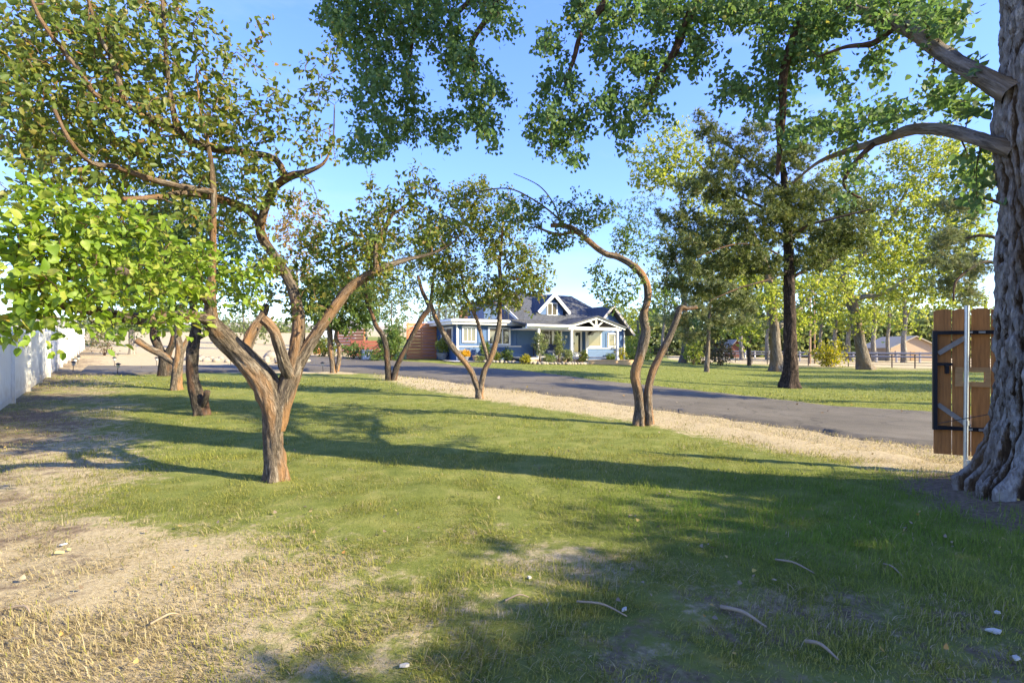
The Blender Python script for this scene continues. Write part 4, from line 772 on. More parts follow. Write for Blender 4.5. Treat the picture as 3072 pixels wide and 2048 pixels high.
tree('cottonwood_tree', 'shaded cottonwood trunk at the far lawn edge between house and conifer', [[(1568, 832, 0, 11), (1572, 800, 0, 8), (1576, 760, 0, 7.5), (1572, 700, 0, 7), (1560, 620, 0, 5), (1530, 550, 0, 3)]], [(1440, 490, 45, 35, 42), (1490, 470, 45, 35, 42), (1530, 520, 45, 45, 42), (1450, 540, 40, 25, 42), (1510, 570, 40, 30, 42), (1560, 640, 50, 50, 42), (1535, 700, 45, 45, 42), (1600, 740, 40, 40, 42), (1480, 520, 50, 40, 42), (1590, 790, 30, 18, 42)], 190, 6, .2, leaf='cotton', bark='bark_cotton', shape='cotton', spacing=.5, step=.5, diamond=True, group=BG, flare=.5)
tree('pine_tree', 'pale feathery pine with drooping boughs behind the wooden gate', [[(2345, 930, 0, 26), (2340, 800, 0, 22), (2335, 600, 0, 17), (2330, 400, 0, 12), (2325, 250, 0, 6)], [(2332, 640, 0, 5), (2270, 600, -.3, 4), (2200, 640, -.5, 3), (2190, 690, -.6, 2)], [(2332, 560, 0, 5), (2250, 540, 0, 4), (2160, 570, 0, 2)], [(2332, 480, 0, 5), (2240, 450, .3, 3.5), (2150, 470, .5, 2)]],
     [(2210, 470, 60, 28, 14.5), (2180, 545, 70, 28, 14.5), (2230, 610, 50, 28, 14.5), (2170, 600, 50, 20, 14.5), (2220, 680, 40, 22, 14.5), (2160, 650, 30, 16, 14.5), (2250, 410, 40, 24, 14.5), (2390, 500, 80, 90, 14.5), (2390, 350, 60, 60, 14.5)], 240, 14, .17, mult=7, leaf='needle_pale', bark='bark_dark', kind='needle', needle_w=.008, spacing=.14, tbark='bark_dark', arch=.08, frac=.15, d0=14.5)
# ---- row beyond the pipe fence
FR = 'trees in the row beyond the pipe fence'
for i, (fx, r_, lab, sh, dd) in enumerate([(2225, 4.5, 'grey trunked tree beyond the fence left of the dark pine', 'olive', 84), (2303, 4.5, 'tree beyond the fence with its trunk beside the furrowed cottonwood', 'olive', 86), (2463, 4, 'tree rising behind the yellow bush beyond the fence', 'cotton', 88), (2506, 5, 'forked tree beyond the fence at the right end of the yellow bush', 'bright', 86), (2546, 5.5, 'tree beyond the fence close to the left of the kinked cottonwood', 'bright', 84), (2622, 5.5, 'pale trunked tree beyond the fence right of the kinked cottonwood', 'bright', 80), (2665, 4.5, 'dark crowned tree at the left corner of the tan outbuilding', 'cotton', 82), (2713, 6, 'tall forked tree standing in front of the tan outbuilding', 'bright', 72), (1990, 4, 'far tree seen between the two stems of the right hand apple', 'olive', 90)]):
    x = fx/1.30612; y = 801.6-(-.3-EYE)/dd*1176
    hx = rng.uniform(-12, 12)
    bl = [(x+hx, 640, 45, 45, dd), (x-25+hx, 690, 35, 30, dd), (x+28, 700, 35, 32, dd), (x+5, 590, 40, 40, dd), (x, 740, 26, 20, dd)]
    tree('far_tree', lab, [[(x, y, 0, r_+1.5), (x-2, 780, 0, r_), (x+2, 740, 0, r_*.85), (x+hx*.5, 690, 0, r_*.7), (x+hx, 620, 0, r_*.4)], [(x+1, 735, 0, r_*.6), (x+18, 700, 0, r_*.45), (x+26, 660, 0, r_*.25)]], bl, 90, 6, .40, mult=5, leaf=sh, bark='bark_pale', shape='cotton', spacing=1.0, step=.9, diamond=True, group=FR, d0=dd, sides=9, up=.2, flare=.3)
# ---- trees behind the house and on the left
tree('autumn_tree', 'sunlit yellow and orange autumn tree behind the foreground apple', [[(690, 790, 0, 6), (690, 740, 0, 5), (685, 680, 0, 4), (680, 600, 0, 3)]], [(690, 500, 50, 40, 47), (650, 530, 40, 40, 47), (700, 570, 45, 45, 47), (660, 610, 40, 40, 47), (710, 640, 30, 30, 47), (680, 460, 30, 20, 47), (740, 500, 20, 20, 47)], 150, 6, .24, leaf='autumn', spacing=.5, step=.5, diamond=True, d0=47, bark='bark_pale')
for x, ys, rx, dd, lf, lab in [(1010, 700, 55, 60, 'bright', 'light green tree showing over the left end of the flat roof'), (1430, 745, 34, 62, 'bright', 'pale green tree beyond the right gable end'), (900, 700, 50, 56, 'olive', 'olive tree behind the vine covered fence'), (840, 690, 45, 58, 'olive', 'olive tree between the twin trunks left of the house'), (1465, 780, 30, 58, 'bright', 'thin young tree beside the right corner of the house'), (560, 730, 60, 64, 'olive', 'low olive tree across the field behind the forked apple'), (210, 745, 50, 52, 'olive', 'dull green tree above the far end of the white fence')]:
    tree('background_tree', lab, [[(x, 806, 0, 3.5), (x+2, 770, 0, 3), (x-1, 735, 0, 2.4), (x, ys-10, 0, 1.5)]], [(x, ys, rx, 30, dd), (x-rx*.5, ys+25, rx*.6, 22, dd), (x+rx*.5, ys+28, rx*.6, 22, dd), (x, ys-32, rx*.6, 22, dd)], 80, 6, .28, leaf=lf, shape='cotton', spacing=.7, step=.6, diamond=True, d0=dd, bark='bark_pale', group='trees behind the house', sides=8)
# trees standing to the right of the picture whose shade crosses the lawn
def aside(x, d, h, r, lf, lab, k=260, L=.2, zlow=.35, lobes=None):
    base = np.array([x, d, float(Z(x, d))]); root = thing('shade_tree', lab, 'tree', base, group='trees right of the picture')
    w = smooth_path([(x, d, base[2]-.1, .3), (x+.1, d, base[2]+h*.3, .24), (x-.1, d+.1, base[2]+h*.6, .15), (x, d, base[2]+h*.9, .05)], 24)
    v, q, b = tube_mesh([w], 12, .2, 3); obj('trunk', mesh_np('trunk', v-base, q, M['bark_cotton'], {'bk': b}, True), root)
    g = unit(rng.normal(size=(k, 3)))*(rng.uniform(0, 1, (k, 1))**.4); T = base+np.array([0, 0, h*(.5+zlow/2)])+g*np.array([r, r, h*(1-zlow)/2])
    if lobes: T = np.concatenate([np.array(c_[:3])+np.array([.15, 0, 0])+unit(rng.normal(size=(k, 3)))*(rng.uniform(0, 1, (k, 1))**.4)*(c_[3] if len(c_) > 3 else r) for c_ in lobes])
    ps = grow(w[6:, :3], w[6:, 3], T, .4, -.04 if lobes else .12); v, q, b = tube_mesh([p for p in ps], 4); obj('branchwork', mesh_np('branchwork', v-base, q, M['bark_limb'], {'bk': b}, True), root, kind='stuff')
    cen, ax = fill(*clusters(ps, .4, .3), 4, .2); v, f, rn, _ = leaves(cen, ax, 6, L, 'cotton', .3, .3, .1, True); obj('foliage', mesh_np('foliage', v-base, f, M[lf], {'rnd': rn}), root, kind='stuff')
aside(11.4, -.6, 6.0, 1.3, 'apple_dark', 'broad leafy tree behind the camera to the right', 150, .17, .22, [(9.35, -1.33, 4.5), (10.55, -.53, 4.5), (11.55, .37, 4.5), (12.15, .97, 4.6), (12.95, -.88, 4.6), (13.45, .62, 4.8), (10.95, -2.08, 4.4), (12.8, 1.9, 4.6), (10.5, -.4, 4.5), (9.0, -1.9, 4.4), (10.0, .3, 4.5, .7)])
aside(34, 17, 13, 3.6, 'cotton', 'tall cottonwood right of the lawn, nearest the drive', 260, .22)
aside(40, 25, 14, 3.4, 'cotton', 'tall cottonwood right of the lawn, middle of three', 260, .22)
aside(46, 33, 15, 4, 'cotton', 'tall cottonwood right of the lawn, nearest the pipe fence', 260, .22)
# far woodland seen as one mass
def woodland():
    V = []; Fq = []; R = []; n = 0
    for xa, xb, dd, hmax, num, lf in ((1440, 2300, 118, 13, 4200, 0), (150, 700, 150, 6, 900, 0)):
        x = rng.uniform(xa, xb, num); hh = hmax*(.55+.45*fbm(x*.02, x*0+3, seed=7)); z = rng.uniform(0, 1, num)*hh
        c = np.stack([(x-1176)/1176*dd, dd+rng.uniform(-5, 8, num), -.4+z+np.where(xa < 600, 4.8, 0)], 1)
        v, f, rn, _ = leaves(c, unit(rng.normal(size=c.shape)), 6, 1.15, 'cotton', .2, .2, .7, True); V.append(v); Fq.append(f+n); n += len(v); R.append(rn)
    obj('woodland', mesh_np('woodland', np.concatenate(V), np.concatenate(Fq), M['olive'], {'rnd': np.concatenate(R)}), kind='stuff')
woodland()
#@PART3

# ------------------------------------------------------------------ the blue house
PHI = math.radians(30); HO = (-3.83, 36.0, .70)
house = thing('house', 'blue single storey house with white trim, dark shingle roof, dormer and porch', 'house', HO, PHI)
def hp(x, y, z):  # house-local to world
    return np.array([HO[0]+x*math.cos(PHI)-y*math.sin(PHI), HO[1]+x*math.sin(PHI)+y*math.cos(PHI), HO[2]+z])
def hb(name, mat, *boxes, parent=None, bevel=0, **k):
    m = MB()
    for b in boxes: m.box(*b)
    return m.build(name, M[mat], parent or house, bevel=bevel, **k)
wing = hb('wall', 'blue', (0, 0, -.8, 5.3, 7, 2.72))
hb('wall', 'blue', (5.3, 0.01, -.8, 11.0, 9.5, 2.5))
hb('wall', 'blue', (11.0, -.5, -.9, 15.0, 9.5, 2.32))
# lap boards under the belt and battens above it
def clad(x0, x1, y, front=True, z0=-.25, belt=1.05, top=2.5, skip=()):
    n = int((belt-z0)/.17)
    for k in range(n):
        za = z0+k*.17; m = MB()
        if front: m.prism([(y, za), (y-.028, za+.004), (y-.008, za+.166), (y, za+.166)], 'x', x0, x1)
        else: m.prism([(y, za), (y-.028, za+.004), (y-.008, za+.166), (y, za+.166)], 'y', x0, x1)
        m.build('clapboard', M['blue'], house)
    x = x0+.15
    while x < x1-.05:
        if not any(a-.08 < x < b+.08 for a, b in skip):
            if front: hb('batten', 'blue', (x, y-.03, belt+.07, x+.05, y, top))
            else: hb('batten', 'blue', (y-.03, x, belt+.07, y, x+.05, top))
        x += .36
    if front: hb('belt_trim', 'white', (x0, y-.045, belt, x1, y, belt+.06))
    else: hb('belt_trim', 'white', (y-.045, x0, belt, y, x1, belt+.06))
clad(0, 5.2, 0, True, skip=((.35, 1.45), (2.4, 4.25)))
clad(0.02, 7, 0, False, skip=((.7, 3.0),))
clad(11.05, 15.0, -.5, True, belt=.92, top=2.2, skip=((11.05, 12.6), (13.2, 14.3)))
for x, y in ((-.05, -.05), (10.98, -.55), (14.93, -.55)): hb('corner_trim', 'white', (x, y, -.8, x+.12, y+.12, 2.35))
def window(x0, x1, z0, z1, y, mulls=(), side=False, glass='glass', trim=.11, hbar=()):
    """a framed window standing proud of the wall at house depth y"""
    f = obj('window', None, house) if False else None
    m = MB(); o = y-.06
    def B(a, b, c, d, e, g): m.box(*((a, b, c, d, e, g) if not side else (b, a, c, e, d, g)))
    B(x0-trim, o, z0-trim, x0, y+.02, z1+trim); B(x1, o, z0-trim, x1+trim, y+.02, z1+trim)
    B(x0, o, z1, x1, y+.02, z1+trim); B(x0, o-.03, z0-trim, x1, y+.02, z0)
    w = m.build('window', M['white'], house)
    p = MB(); b = (x0, y-.02, z0, x1, y-.012, z1); p.box(*(b if not side else (b[1], b[0], b[2], b[4], b[3], b[5]))); p.build('pane', M[glass], w)
    for q in mulls:
        k = MB(); b = (q-.03, y-.05, z0, q+.03, y-.021, z1); k.box(*(b if not side else (b[1], b[0], b[2], b[4], b[3], b[5]))); k.build('mullion', M['white'], w)
    for q in hbar:
        k = MB(); k.box(x0, y-.048, q-.025, x1, y-.021, q+.025); k.build('mullion', M['white'], w)
    return w
window(.45, 1.35, 1.45, 2.38, 0, (.75, 1.05)); window(2.52, 4.15, 1.28, 2.36, 0, (3.6,)); window(.9, 2.85, 1.4, 2.36, 0, (2.0,), True)
window(6.95, 8.0, 1.1, 2.36, .01, (7.75,)); window(8.2, 8.85, .42, 2.36, .01, (), glass='glassdark')
window(11.25, 12.45, 1.12, 2.18, -.5); window(13.32, 14.2, 1.15, 2.12, -.5, (13.95,))
dr = hb('door', 'white', (10.0, -.05, .32, 10.16, .02, 2.4), (10.78, -.05, .32, 10.94, .02, 2.4), (10.16, -.05, 2.22, 10.78, .02, 2.4), (10.16, -.05, .32, 10.78, .02, .62))
hb('pane', 'glassdark', (10.16, -.02, .62, 10.78, -.01, 2.22), parent=dr); hb('handle', 'black', (10.1, -.1, 1.25, 10.14, -.05, 1.42), parent=dr)
# flat roof of the wing: fascia, gutter, deck, railing
hb('roof_deck', 'concrete', (-.45, -.35, 2.72, 6.1, 7.2, 2.86)); hb('fascia', 'white', (-.62, -.52, 2.62, 6.2, -.42, 2.98), (-.62, -.42, 2.62, -.52, 7.3, 2.98))
hb('gutter', 'white', (-.72, -.66, 2.80, 6.22, -.53, 2.93), (-.76, -.66, 2.80, -.63, 7.3, 2.93)); hb('soffit', 'white', (-.5, -.41, 2.6, 5.3, -.005, 2.66), (-.5, -.005, 2.6, -.005, 7.2, 2.66))
MB().tube((-.1, -.12, 2.7), (-.1, -.12, -.2), .04).tube((-.3, -.58, 2.8), (-.1, -.12, 2.55), .04).build('downspout', M['white'], house)
rail = MB().bar((-.3, -.2, 3.9), (5.3, -.2, 3.9), .04).bar((-.3, -.2, 3.05), (5.3, -.2, 3.05), .03).bar((-.3, -.2, 3.9), (-.3, 6.9, 3.9), .04).bar((-.3, -.2, 3.05), (-.3, 6.9, 3.05), .03).build('railing', M['black'], house)
for k in range(52):
    x = -.3+k*.11; MB().bar((x, -.2, 2.86), (x, -.2, 3.9), .05 if k % 13 == 0 else .018).build('baluster', M['black'], rail)
for k in range(1, 60):
    y = -.2+k*.12; MB().bar((-.3, y, 2.86), (-.3, y, 3.9), .05 if k % 13 == 0 else .018).build('baluster', M['black'], rail)
# porch
hb('porch_floor', 'concrete', (4.1, -2.95, .16, 11.0, 0, .28))
xs = 4.1
while xs < 8.0:
    w_ = random.uniform(.28, .5)
    for r_ in range(3):
        MB().box(xs+.01+(r_ % 2)*.12, -3.06-random.uniform(0, .03), -.45+r_*.2, min(xs+w_+(r_ % 2)*.12, 8.1), -2.93, -.265+r_*.2).build('stone', M['stone'], house, bevel=.015)
    xs += w_
hb('step', 'wooddeck', (8.0, -3.7, -.5, 13.2, -.5, .02)); 
for k in range(6): hb('plank', 'wooddeck', (7.98, -3.72+k*.21, .024, 13.22, -3.53+k*.21, .05))
for x in (4.92, 7.78, 12.16): 
    z0 = .28 if x < 8 else .05
    hb('post', 'white', (x-.08, -2.95, z0, x+.08, -2.79, 2.3)); hb('post_base', 'white', (x-.11, -2.98, z0, x+.11, -2.76, z0+.2))
hb('beam', 'white', (3.9, -2.97, 2.3, 7.9, -2.79, 2.5)); hb('gutter', 'white', (3.8, -3.2, 2.46, 7.6, -3.07, 2.6)); hb('soffit', 'white', (4.0, -2.78, 2.3, 11, -.02, 2.33))
hb('beam', 'white', (7.9, -2.97, 2.3, 12.5, -2.79, 2.52)); hb('beam', 'white', (7.6, -2.78, 2.34, 7.76, -.03, 2.5), (12.2, -2.78, 2.34, 12.36, -.52, 2.5))
def rake(p, q, w=.06, h=.22): MB().bar(p, q, w, h).build('rake_board', M['white'], house)
rake((7.3, -3.02, 2.5), (10.06, -3.02, 3.24)); rake((12.85, -3.02, 2.45), (10.06, -3.02, 3.24))
hb('king_post', 'white', (9.98, -2.95, 2.52, 10.12, -2.85, 3.15)); MB().bar((9.35, -2.9, 3.0), (9.98, -2.9, 2.55), .1, .1).build('strut', M['white'], house); MB().bar((10.75, -2.9, 3.0), (10.12, -2.9, 2.55), .1, .1).build('strut', M['white'], house)
def roofslab(pts, th=.1, name='roof'):
    """pts: 4 corners (house-local) of the upper face"""
    m = MB(); b = len(m.v); m.v += [tuple(p) for p in pts]+[(p[0], p[1], p[2]-th) for p in pts]
    m.q += [(0, 1, 2, 3), (7, 6, 5, 4)]+[(i, i+4, (i+1) % 4+4, (i+1) % 4) for i in range(4)]
    r = m.build(name, M['shingle'], house)
    # courses of shingles standing a little proud
    A, B_, C_, D_ = [np.array(p, float) for p in pts]; L = np.linalg.norm(D_-A); nrm = np.cross(B_-A, D_-A); nrm /= np.linalg.norm(nrm); nrm *= np.sign(nrm[2])
    n = int(L/.24); c = MB()
    for k in range(n):
        a0 = A+(D_-A)*k/n; b0 = B_+(C_-B_)*k/n; a1 = A+(D_-A)*(k+1.0)/n; b1 = B_+(C_-B_)*(k+1.0)/n
        w = np.linalg.norm(b0-a0); s = max(1, int(w/.45)); ph = .5 if k % 2 else 0
        for j in range(s):
            u0 = min(max((j+ph)/s, 0), 1); u1 = min((j+1+ph)/s-.012, 1)
            if u1-u0 < .02: continue
            h = random.uniform(.012, .03); bi = len(c.v)
            for p in (a0+(b0-a0)*u0+nrm*h, a0+(b0-a0)*u1+nrm*h, a1+(b1-a1)*u1+nrm*.004, a1+(b1-a1)*u0+nrm*.004, a0+(b0-a0)*u0, a0+(b0-a0)*u1): c.v.append(tuple(p))
            c.q += [(bi, bi+1, bi+2, bi+3), (bi+4, bi+5, bi+1, bi)]
    c.build('shingle', M['shingle'], r, kind='stuff'); return r
# porch gable roof, main roof (two pitches), dormer, front gable block
roofslab([(7.2, -3.15, 2.62), (7.2, .5, 2.62), (10.06, .5, 3.38), (10.06, -3.15, 3.38)]); roofslab([(12.92, .4, 2.58), (12.92, -3.15, 2.58), (10.06, -3.15, 3.38), (10.06, .5, 3.38)])
roofslab([(4.0, -3.1, 2.62), (7.4, -3.1, 2.62), (7.4, .3, 3.12), (4.0, .3, 3.12)]); 
roofslab([(5.0, .2, 3.1), (15.3, .2, 3.1), (13.6, 5, 5.75), (5.0, 5, 5.75)]); roofslab([(15.3, 9.8, 3.1), (5.0, 9.8, 3.1), (5.0, 5, 5.75), (13.6, 5, 5.75)])
m = MB(); m.v += [(15.3, .2, 3.1), (15.3, 9.8, 3.1), (13.6, 5, 5.75)]; m.t.append((0, 1, 2)); m.build('roof', M['shingle'], house)
m = MB(); m.prism([(.3, 2.5), (9.6, 2.5), (9.6, 3.1), (5, 5.6), (.3, 3.05)], 'x', 5.12, 5.3).build('gable_wall', M['blue'], house)
rake((4.98, .1, 3.06), (4.98, 5, 5.72), .08, .2); rake((4.98, 9.8, 3.06), (4.98, 5, 5.72), .08, .2)
hb('upper_wall', 'blue', (3.2, 2.2, 2.86, 5.1, 6.6, 4.5)); roofslab([(3.0, 1.9, 4.5), (5.3, 1.9, 4.5), (5.3, 6.8, 4.75), (3.0, 6.8, 4.75)])
# dormer
m = MB(); m.prism([(7.75, 3.3), (9.95, 3.3), (9.95, 4.1), (8.85, 5.15), (7.75, 4.1)], 'y', 1.2, 4.6).build('dormer_wall', M['blue'], house)
window(8.42, 9.28, 3.65, 4.55, 1.2, (8.85,), trim=.09)
roofslab([(7.35, .85, 3.86), (7.35, 5.0, 3.86), (8.85, 5.0, 5.32), (8.85, .85, 5.32)]); roofslab([(10.35, 5.0, 3.86), (10.35, .85, 3.86), (8.85, .85, 5.32), (8.85, 5.0, 5.32)])
rake((7.32, .82, 3.78), (8.85, .82, 5.26), .07, .24); rake((10.38, .82, 3.78), (8.85, .82, 5.26), .07, .24)
# front gable block
m = MB(); m.prism([(11.0, 2.3), (15.0, 2.3), (13.4, 4.15), (12.6, 3.3)], 'y', -.5, -.3)
m = MB(); m.prism([(11.0, 2.3), (15.0, 2.3), (15.0, 2.55), (13.4, 4.2), (11.75, 2.55)], 'y', -.5, -.35).build('gable_wall', M['blue'], house)
roofslab([(11.1, -1.0, 2.1), (11.1, 5, 2.1), (13.4, 5, 4.45), (13.4, -1.0, 4.45)]); roofslab([(15.7, 5, 2.1), (15.7, -1.0, 2.1), (13.4, -1.0, 4.45), (13.4, 5, 4.45)])
MB().bar((11.1, -1.03, 2.02), (13.4, -1.03, 4.38), .06, .2).build('rake_board', M['dirtyrail'], house); MB().bar((15.72, -1.03, 2.02), (13.4, -1.03, 4.38), .06, .2).build('rake_board', M['dirtyrail'], house)
MB().tube((14.95, -.62, 2.2), (14.95, -.62, -.3), .04).build('downspout', M['white'], house)
hb('house_light', 'white', (9.3, -.1, 1.75, 9.42, -.0, 1.95))
# cedar slat screen, left of the wing
sc = thing('slat_screen', 'tall cedar screen of horizontal slats beside the house wall', 'screen', hp(-2.4, 3.95, 0), PHI)
for k in range(12):
    MB().box(0, -.04-.012*(k % 2), -.1+k*.245, 2.38, 0, .125+k*.245).build('slat', M['cedar'], sc)
for x in (.05, 1.15, 2.28): MB().box(x, .005, -.3, x+.09, .09, 2.8).build('post', M['cedar_dark'], sc)
MB().box(-.06, -.1, 2.86, 2.44, .1, 2.93).build('cap', M['white'], sc)
# low stained fence further left with its posts
g0, g1 = G(806, 808), G(878, 812)
def board_fence(name, label, p0, p1, h, n, mat, post):
    d = (p1-p0)[:2]; L = np.linalg.norm(d); r = thing(name, label, 'fence', p0, math.atan2(d[1], d[0]))
    for k in range(n): MB().box(0, -.03, .08+k*h/n, L, 0, .08+(k+.88)*h/n).build('board', M[mat], r)
    for k in range(post+1): MB().box(L*k/post-.05, .004, -.2, L*k/post+.05, .1, h+.12).build('post', M[mat], r)
    return r
board_fence('board_fence', 'low red brown board fence left of the vine', np.array([*P(806, 805, 40)[:2], float(Z(*P(806, 805, 40)[:2]))]), np.array([*P(880, 805, 41)[:2], float(Z(*P(880, 805, 41)[:2]))]), 1.25, 5, 'cedar_dark', 2)
board_fence('board_fence', 'higher orange cedar fence behind the low red brown one', np.array([*P(775, 790, 46)[:2], float(Z(*P(775, 790, 46)[:2]))]), np.array([*P(836, 790, 45)[:2], float(Z(*P(836, 790, 45)[:2]))]), 2.1, 8, 'cedar', 2)
# pale shed
sx = P(726, 790, 50); sh = thing('shed', 'pale blue shed wall behind the twin trunked tree', 'shed', (sx[0], 50, float(Z(sx[0], 50))), .25)
MB().box(0, 0, -.4, 3.6, 3, 2.3).build('wall', M['shed'], sh); MB().prism([(-.3, 2.3), (3.3, 2.3), (1.5, 3.1)], 'x', -.2, 3.8).build('roof', M['greyroof'], sh); MB().box(-.03, -.03, -.4, .1, 0, 2.3).build('corner_trim', M['glassdark'], sh)
# white planter box
bp_ = G(842, 824); bx = thing('planter_box', 'small white box standing by the drive below the low fence', 'box', bp_, .5)
m = MB(); m.box(-.32, -.3, 0, .32, .3, .62); m.build('box_body', M['white'], bx, bevel=.02); MB().box(-.36, -.34, .62, .36, .34, .68).build('lid', M['white'], bx); MB().box(-.06, -.33, .2, .06, -.3, .48).build('handle', M['grey_wood'], bx)

# ------------------------------------------------------------------ shrubs, pots and porch things
def shrub(name, label, dx, dy, d, rx, h, k, L, leaf, shape='apple', stems=5, group=None, cat='shrub', trunk=0, base=None, per=6, diamond=False, sp=.12):
    if base is None:
        p = P(dx, dy, d); base = np.array([p[0], d, float(Z(p[0], d))])
    base = np.asarray(base, float); r = thing(name, label, cat, base, group=group); ps = []
    for s in range(stems):
        a = 2*np.pi*s/stems+rng.uniform(-.4, .4); e = np.array([np.cos(a)*rx*.35, np.sin(a)*rx*.35, trunk+(h-trunk)*.55])
        ps.append(np.c_[dense(np.array([[0, 0, -.05], [np.cos(a)*.05*rx, np.sin(a)*.05*rx, max(trunk, .02)], e]), 6)+base, np.linspace(.02+.012*h, .008, 6)])
    nn = np.concatenate(ps); g = unit(rng.normal(size=(k, 3)))*(rng.uniform(0, 1, (k, 1))**.4); T = base+np.array([0, 0, trunk+(h-trunk)*.52])+g*np.array([rx, rx, (h-trunk)*.5])
    q_ = grow(nn[:, :3], nn[:, 3], T, .12, r_tip=.003, cap=.012)
    v, q, b = tube_mesh(ps+q_, 5); obj('stem', mesh_np('stem', v-base, q, M['bark_limb'], {'bk': b}, True), r)
    c, a = fill(*clusters(q_, sp, .25), 3, sp*.7); v, f, rn, _ = leaves(c, a, per, L, shape, .4, .1, .03, diamond); obj('foliage', mesh_np('foliage', v-base, f, M[leaf], {'rnd': rn}), r, kind='stuff')
    return r
shrub('vine_shrub', 'tall leafy vine shrub between the low fence and the cedar screen', 898, 800, 36, .9, 2.5, 90, .16, 'apple_dark', diamond=True, sp=.22)
shrub('vine_shrub', 'pale trailing vine on top beside the cedar screen', 905, 800, 37.6, .5, 3.0, 60, .15, 'olive', diamond=True, sp=.22)
shrub('shrub', 'dark low shrub at the drive edge left of the twin stemmed tree', 865, 812, 35, .9, .9, 40, .12, 'apple_dark', diamond=True, sp=.2)
shrub('shrub', 'bright green bush in front of the pale shed', 745, 805, 40, 1.1, 1.5, 70, .16, 'apple', diamond=True, sp=.22)
shrub('shrub', 'dark bush right of the twin trunked tree', 810, 805, 37, 1.0, 1.2, 50, .14, 'apple_dark', diamond=True, sp=.22)
def pot(label, base, r0, r1, h, mat='pot'):
    p = thing('flower_pot', label, 'pot', base); MB().lathe([(r0*.7, 0), (r0, .02), (r1, h*.85), (r1*1.1, h*.87), (r1*1.1, h), (r1*.95, h), (r1*.9, h*.9)], 20).build('pot_body', M[mat], p); MB().lathe([(r1*.88, h*.86), (.01, h*.9)], 16).build('soil', M['soil'], p)
q = hp(-.5, 1.6, 0); q[2] = float(Z(q[0], q[1]))+.02; pot('grey tapered pot holding a yellow green shrub by the cedar screen', q, .26, .42, .5)
shrub('potted_shrub', 'yellow green shrub growing from the grey pot', 0, 0, 0, .55, 1.1, 60, .11, 'bright', base=q+np.array([0, 0, .45]), diamond=True, sp=.14)
q = hp(.35, -.5, 0); q[2] = float(Z(q[0], q[1]))+.02; pot('round pot of yellow flowers in front of the blue wall', q, .2, .3, .32)
shrub('flower_plant', 'yellow flowers heaped in the round pot', 0, 0, 0, .36, .5, 60, .08, 'flower', base=q+np.array([0, 0, .28]), diamond=True, sp=.08, cat='flowers')
q = hp(.95, -.9, 0); q[2] = float(Z(q[0], q[1]))+.02; pot('small pale pot standing on the paving beside the flowers', q, .13, .2, .42, 'stone')
q = G(728, 812); pot('terracotta pot at the corner of the far pavement', q, .3, .42, .5, 'terracotta')
shrub('potted_shrub', 'orange flowered plant in the terracotta pot', 0, 0, 0, .4, .7, 40, .12, 'autumn', base=q+np.array([0, 0, .45]), diamond=True, sp=.14)
for (x, y, rx, h, lf, tr, lab, nm) in [(4.35, -3.9, .5, 2.1, 'olive', .6, 'small round crowned tree on a thin stem left of the porch', 'young_tree'), (6.15, -3.6, .34, 2.2, 'olive', .4, 'narrow upright yellow green tree in front of the porch window', 'young_tree'), (1.7, -.9, .35, 1.5, 'apple_dark', .4, 'dark slender shrub in front of the three light window', 'shrub'), (2.6, -.8, .5, .8, 'apple', 0, 'low shrub under the wide window', 'shrub'), (3.5, -.8, .55, .9, 'apple_dark', 0, 'rounded dark shrub at the end of the sunlit wall', 'shrub'),
    (5.4, -3.5, .4, .6, 'apple_dark', 0, 'dark low shrub left of the narrow upright tree', 'shrub'), (7.0, -3.5, .45, 1.0, 'olive', .1, 'bushy shrub at the foot of the porch stones', 'shrub'), (13.0, -1.2, .5, .7, 'apple_dark', 0, 'dark low shrub under the right hand windows', 'shrub'), (13.9, -1.3, .55, 1.25, 'yellow', 0, 'tall golden shrub beside the right porch post', 'shrub'), (15.6, -1.0, .6, .9, 'apple_dark', 0, 'dark shrub past the right corner of the house', 'shrub'), (3.2, -3.9, .35, .6, 'yellow', 0, 'small yellowing shrub in the stone bed', 'shrub'), (5.0, -4.0, .35, .45, 'olive', 0, 'little olive shrub below the first porch post', 'shrub'), (1.0, -1.5, .3, .4, 'olive', 0, 'low tuft beside the pale pot', 'shrub'), (8.1, -3.9, .28, .9, 'apple', .1, 'small green plant by the middle porch post', 'shrub')]:
    b = hp(x, y, 0); b[2] = float(Z(b[0], b[1])); shrub(nm, lab, 0, 0, 0, rx, h, 70 if tr > .3 else 45, .10, lf, trunk=tr, base=b, diamond=True, sp=.13, stems=2 if tr > .3 else 5)
# stone border of the bed in front of the porch, one stone at a time
bord = thing('stone_border', 'row of pale stones edging the planting bed along the lawn', 'border', hp(1.4, -2.5, -.2))
def rock_mesh(i):
    r = np.random.default_rng(i); bm_v = []; 
    u = np.linspace(0, np.pi, 5); w_ = np.arange(8)*np.pi/4
    v = np.array([(np.sin(a)*np.cos(b), np.sin(a)*np.sin(b), np.cos(a)) for a in u for b in w_])*(1+.25*r.normal(size=(40, 1))*.5)
    q = [(a*8+b, a*8+(b+1) % 8, (a+1)*8+(b+1) % 8, (a+1)*8+b) for a in range(4) for b in range(8)]
    return mesh_np('stone', v, np.array(q), M['rock'], smooth=True)
RM = [rock_mesh(i) for i in range(5)]
bx0 = [(1.2, -1.9), (2.6, -3.2), (4.0, -4.4), (6.0, -4.6), (7.9, -4.3), (8.3, -3.9)]
bw = dense(np.array(bx0, float), 34); ob = np.array(bord.location)
for i, (x, y) in enumerate(bw):
    p = hp(x, y, 0); p[2] = float(Z(p[0], p[1]))+.06; o = obj('stone', RM[i % 5], bord, p-ob); o.scale = (random.uniform(.16, .26), random.uniform(.12, .18), random.uniform(.09, .15)); o.rotation_euler = (0, 0, random.uniform(0, 3))
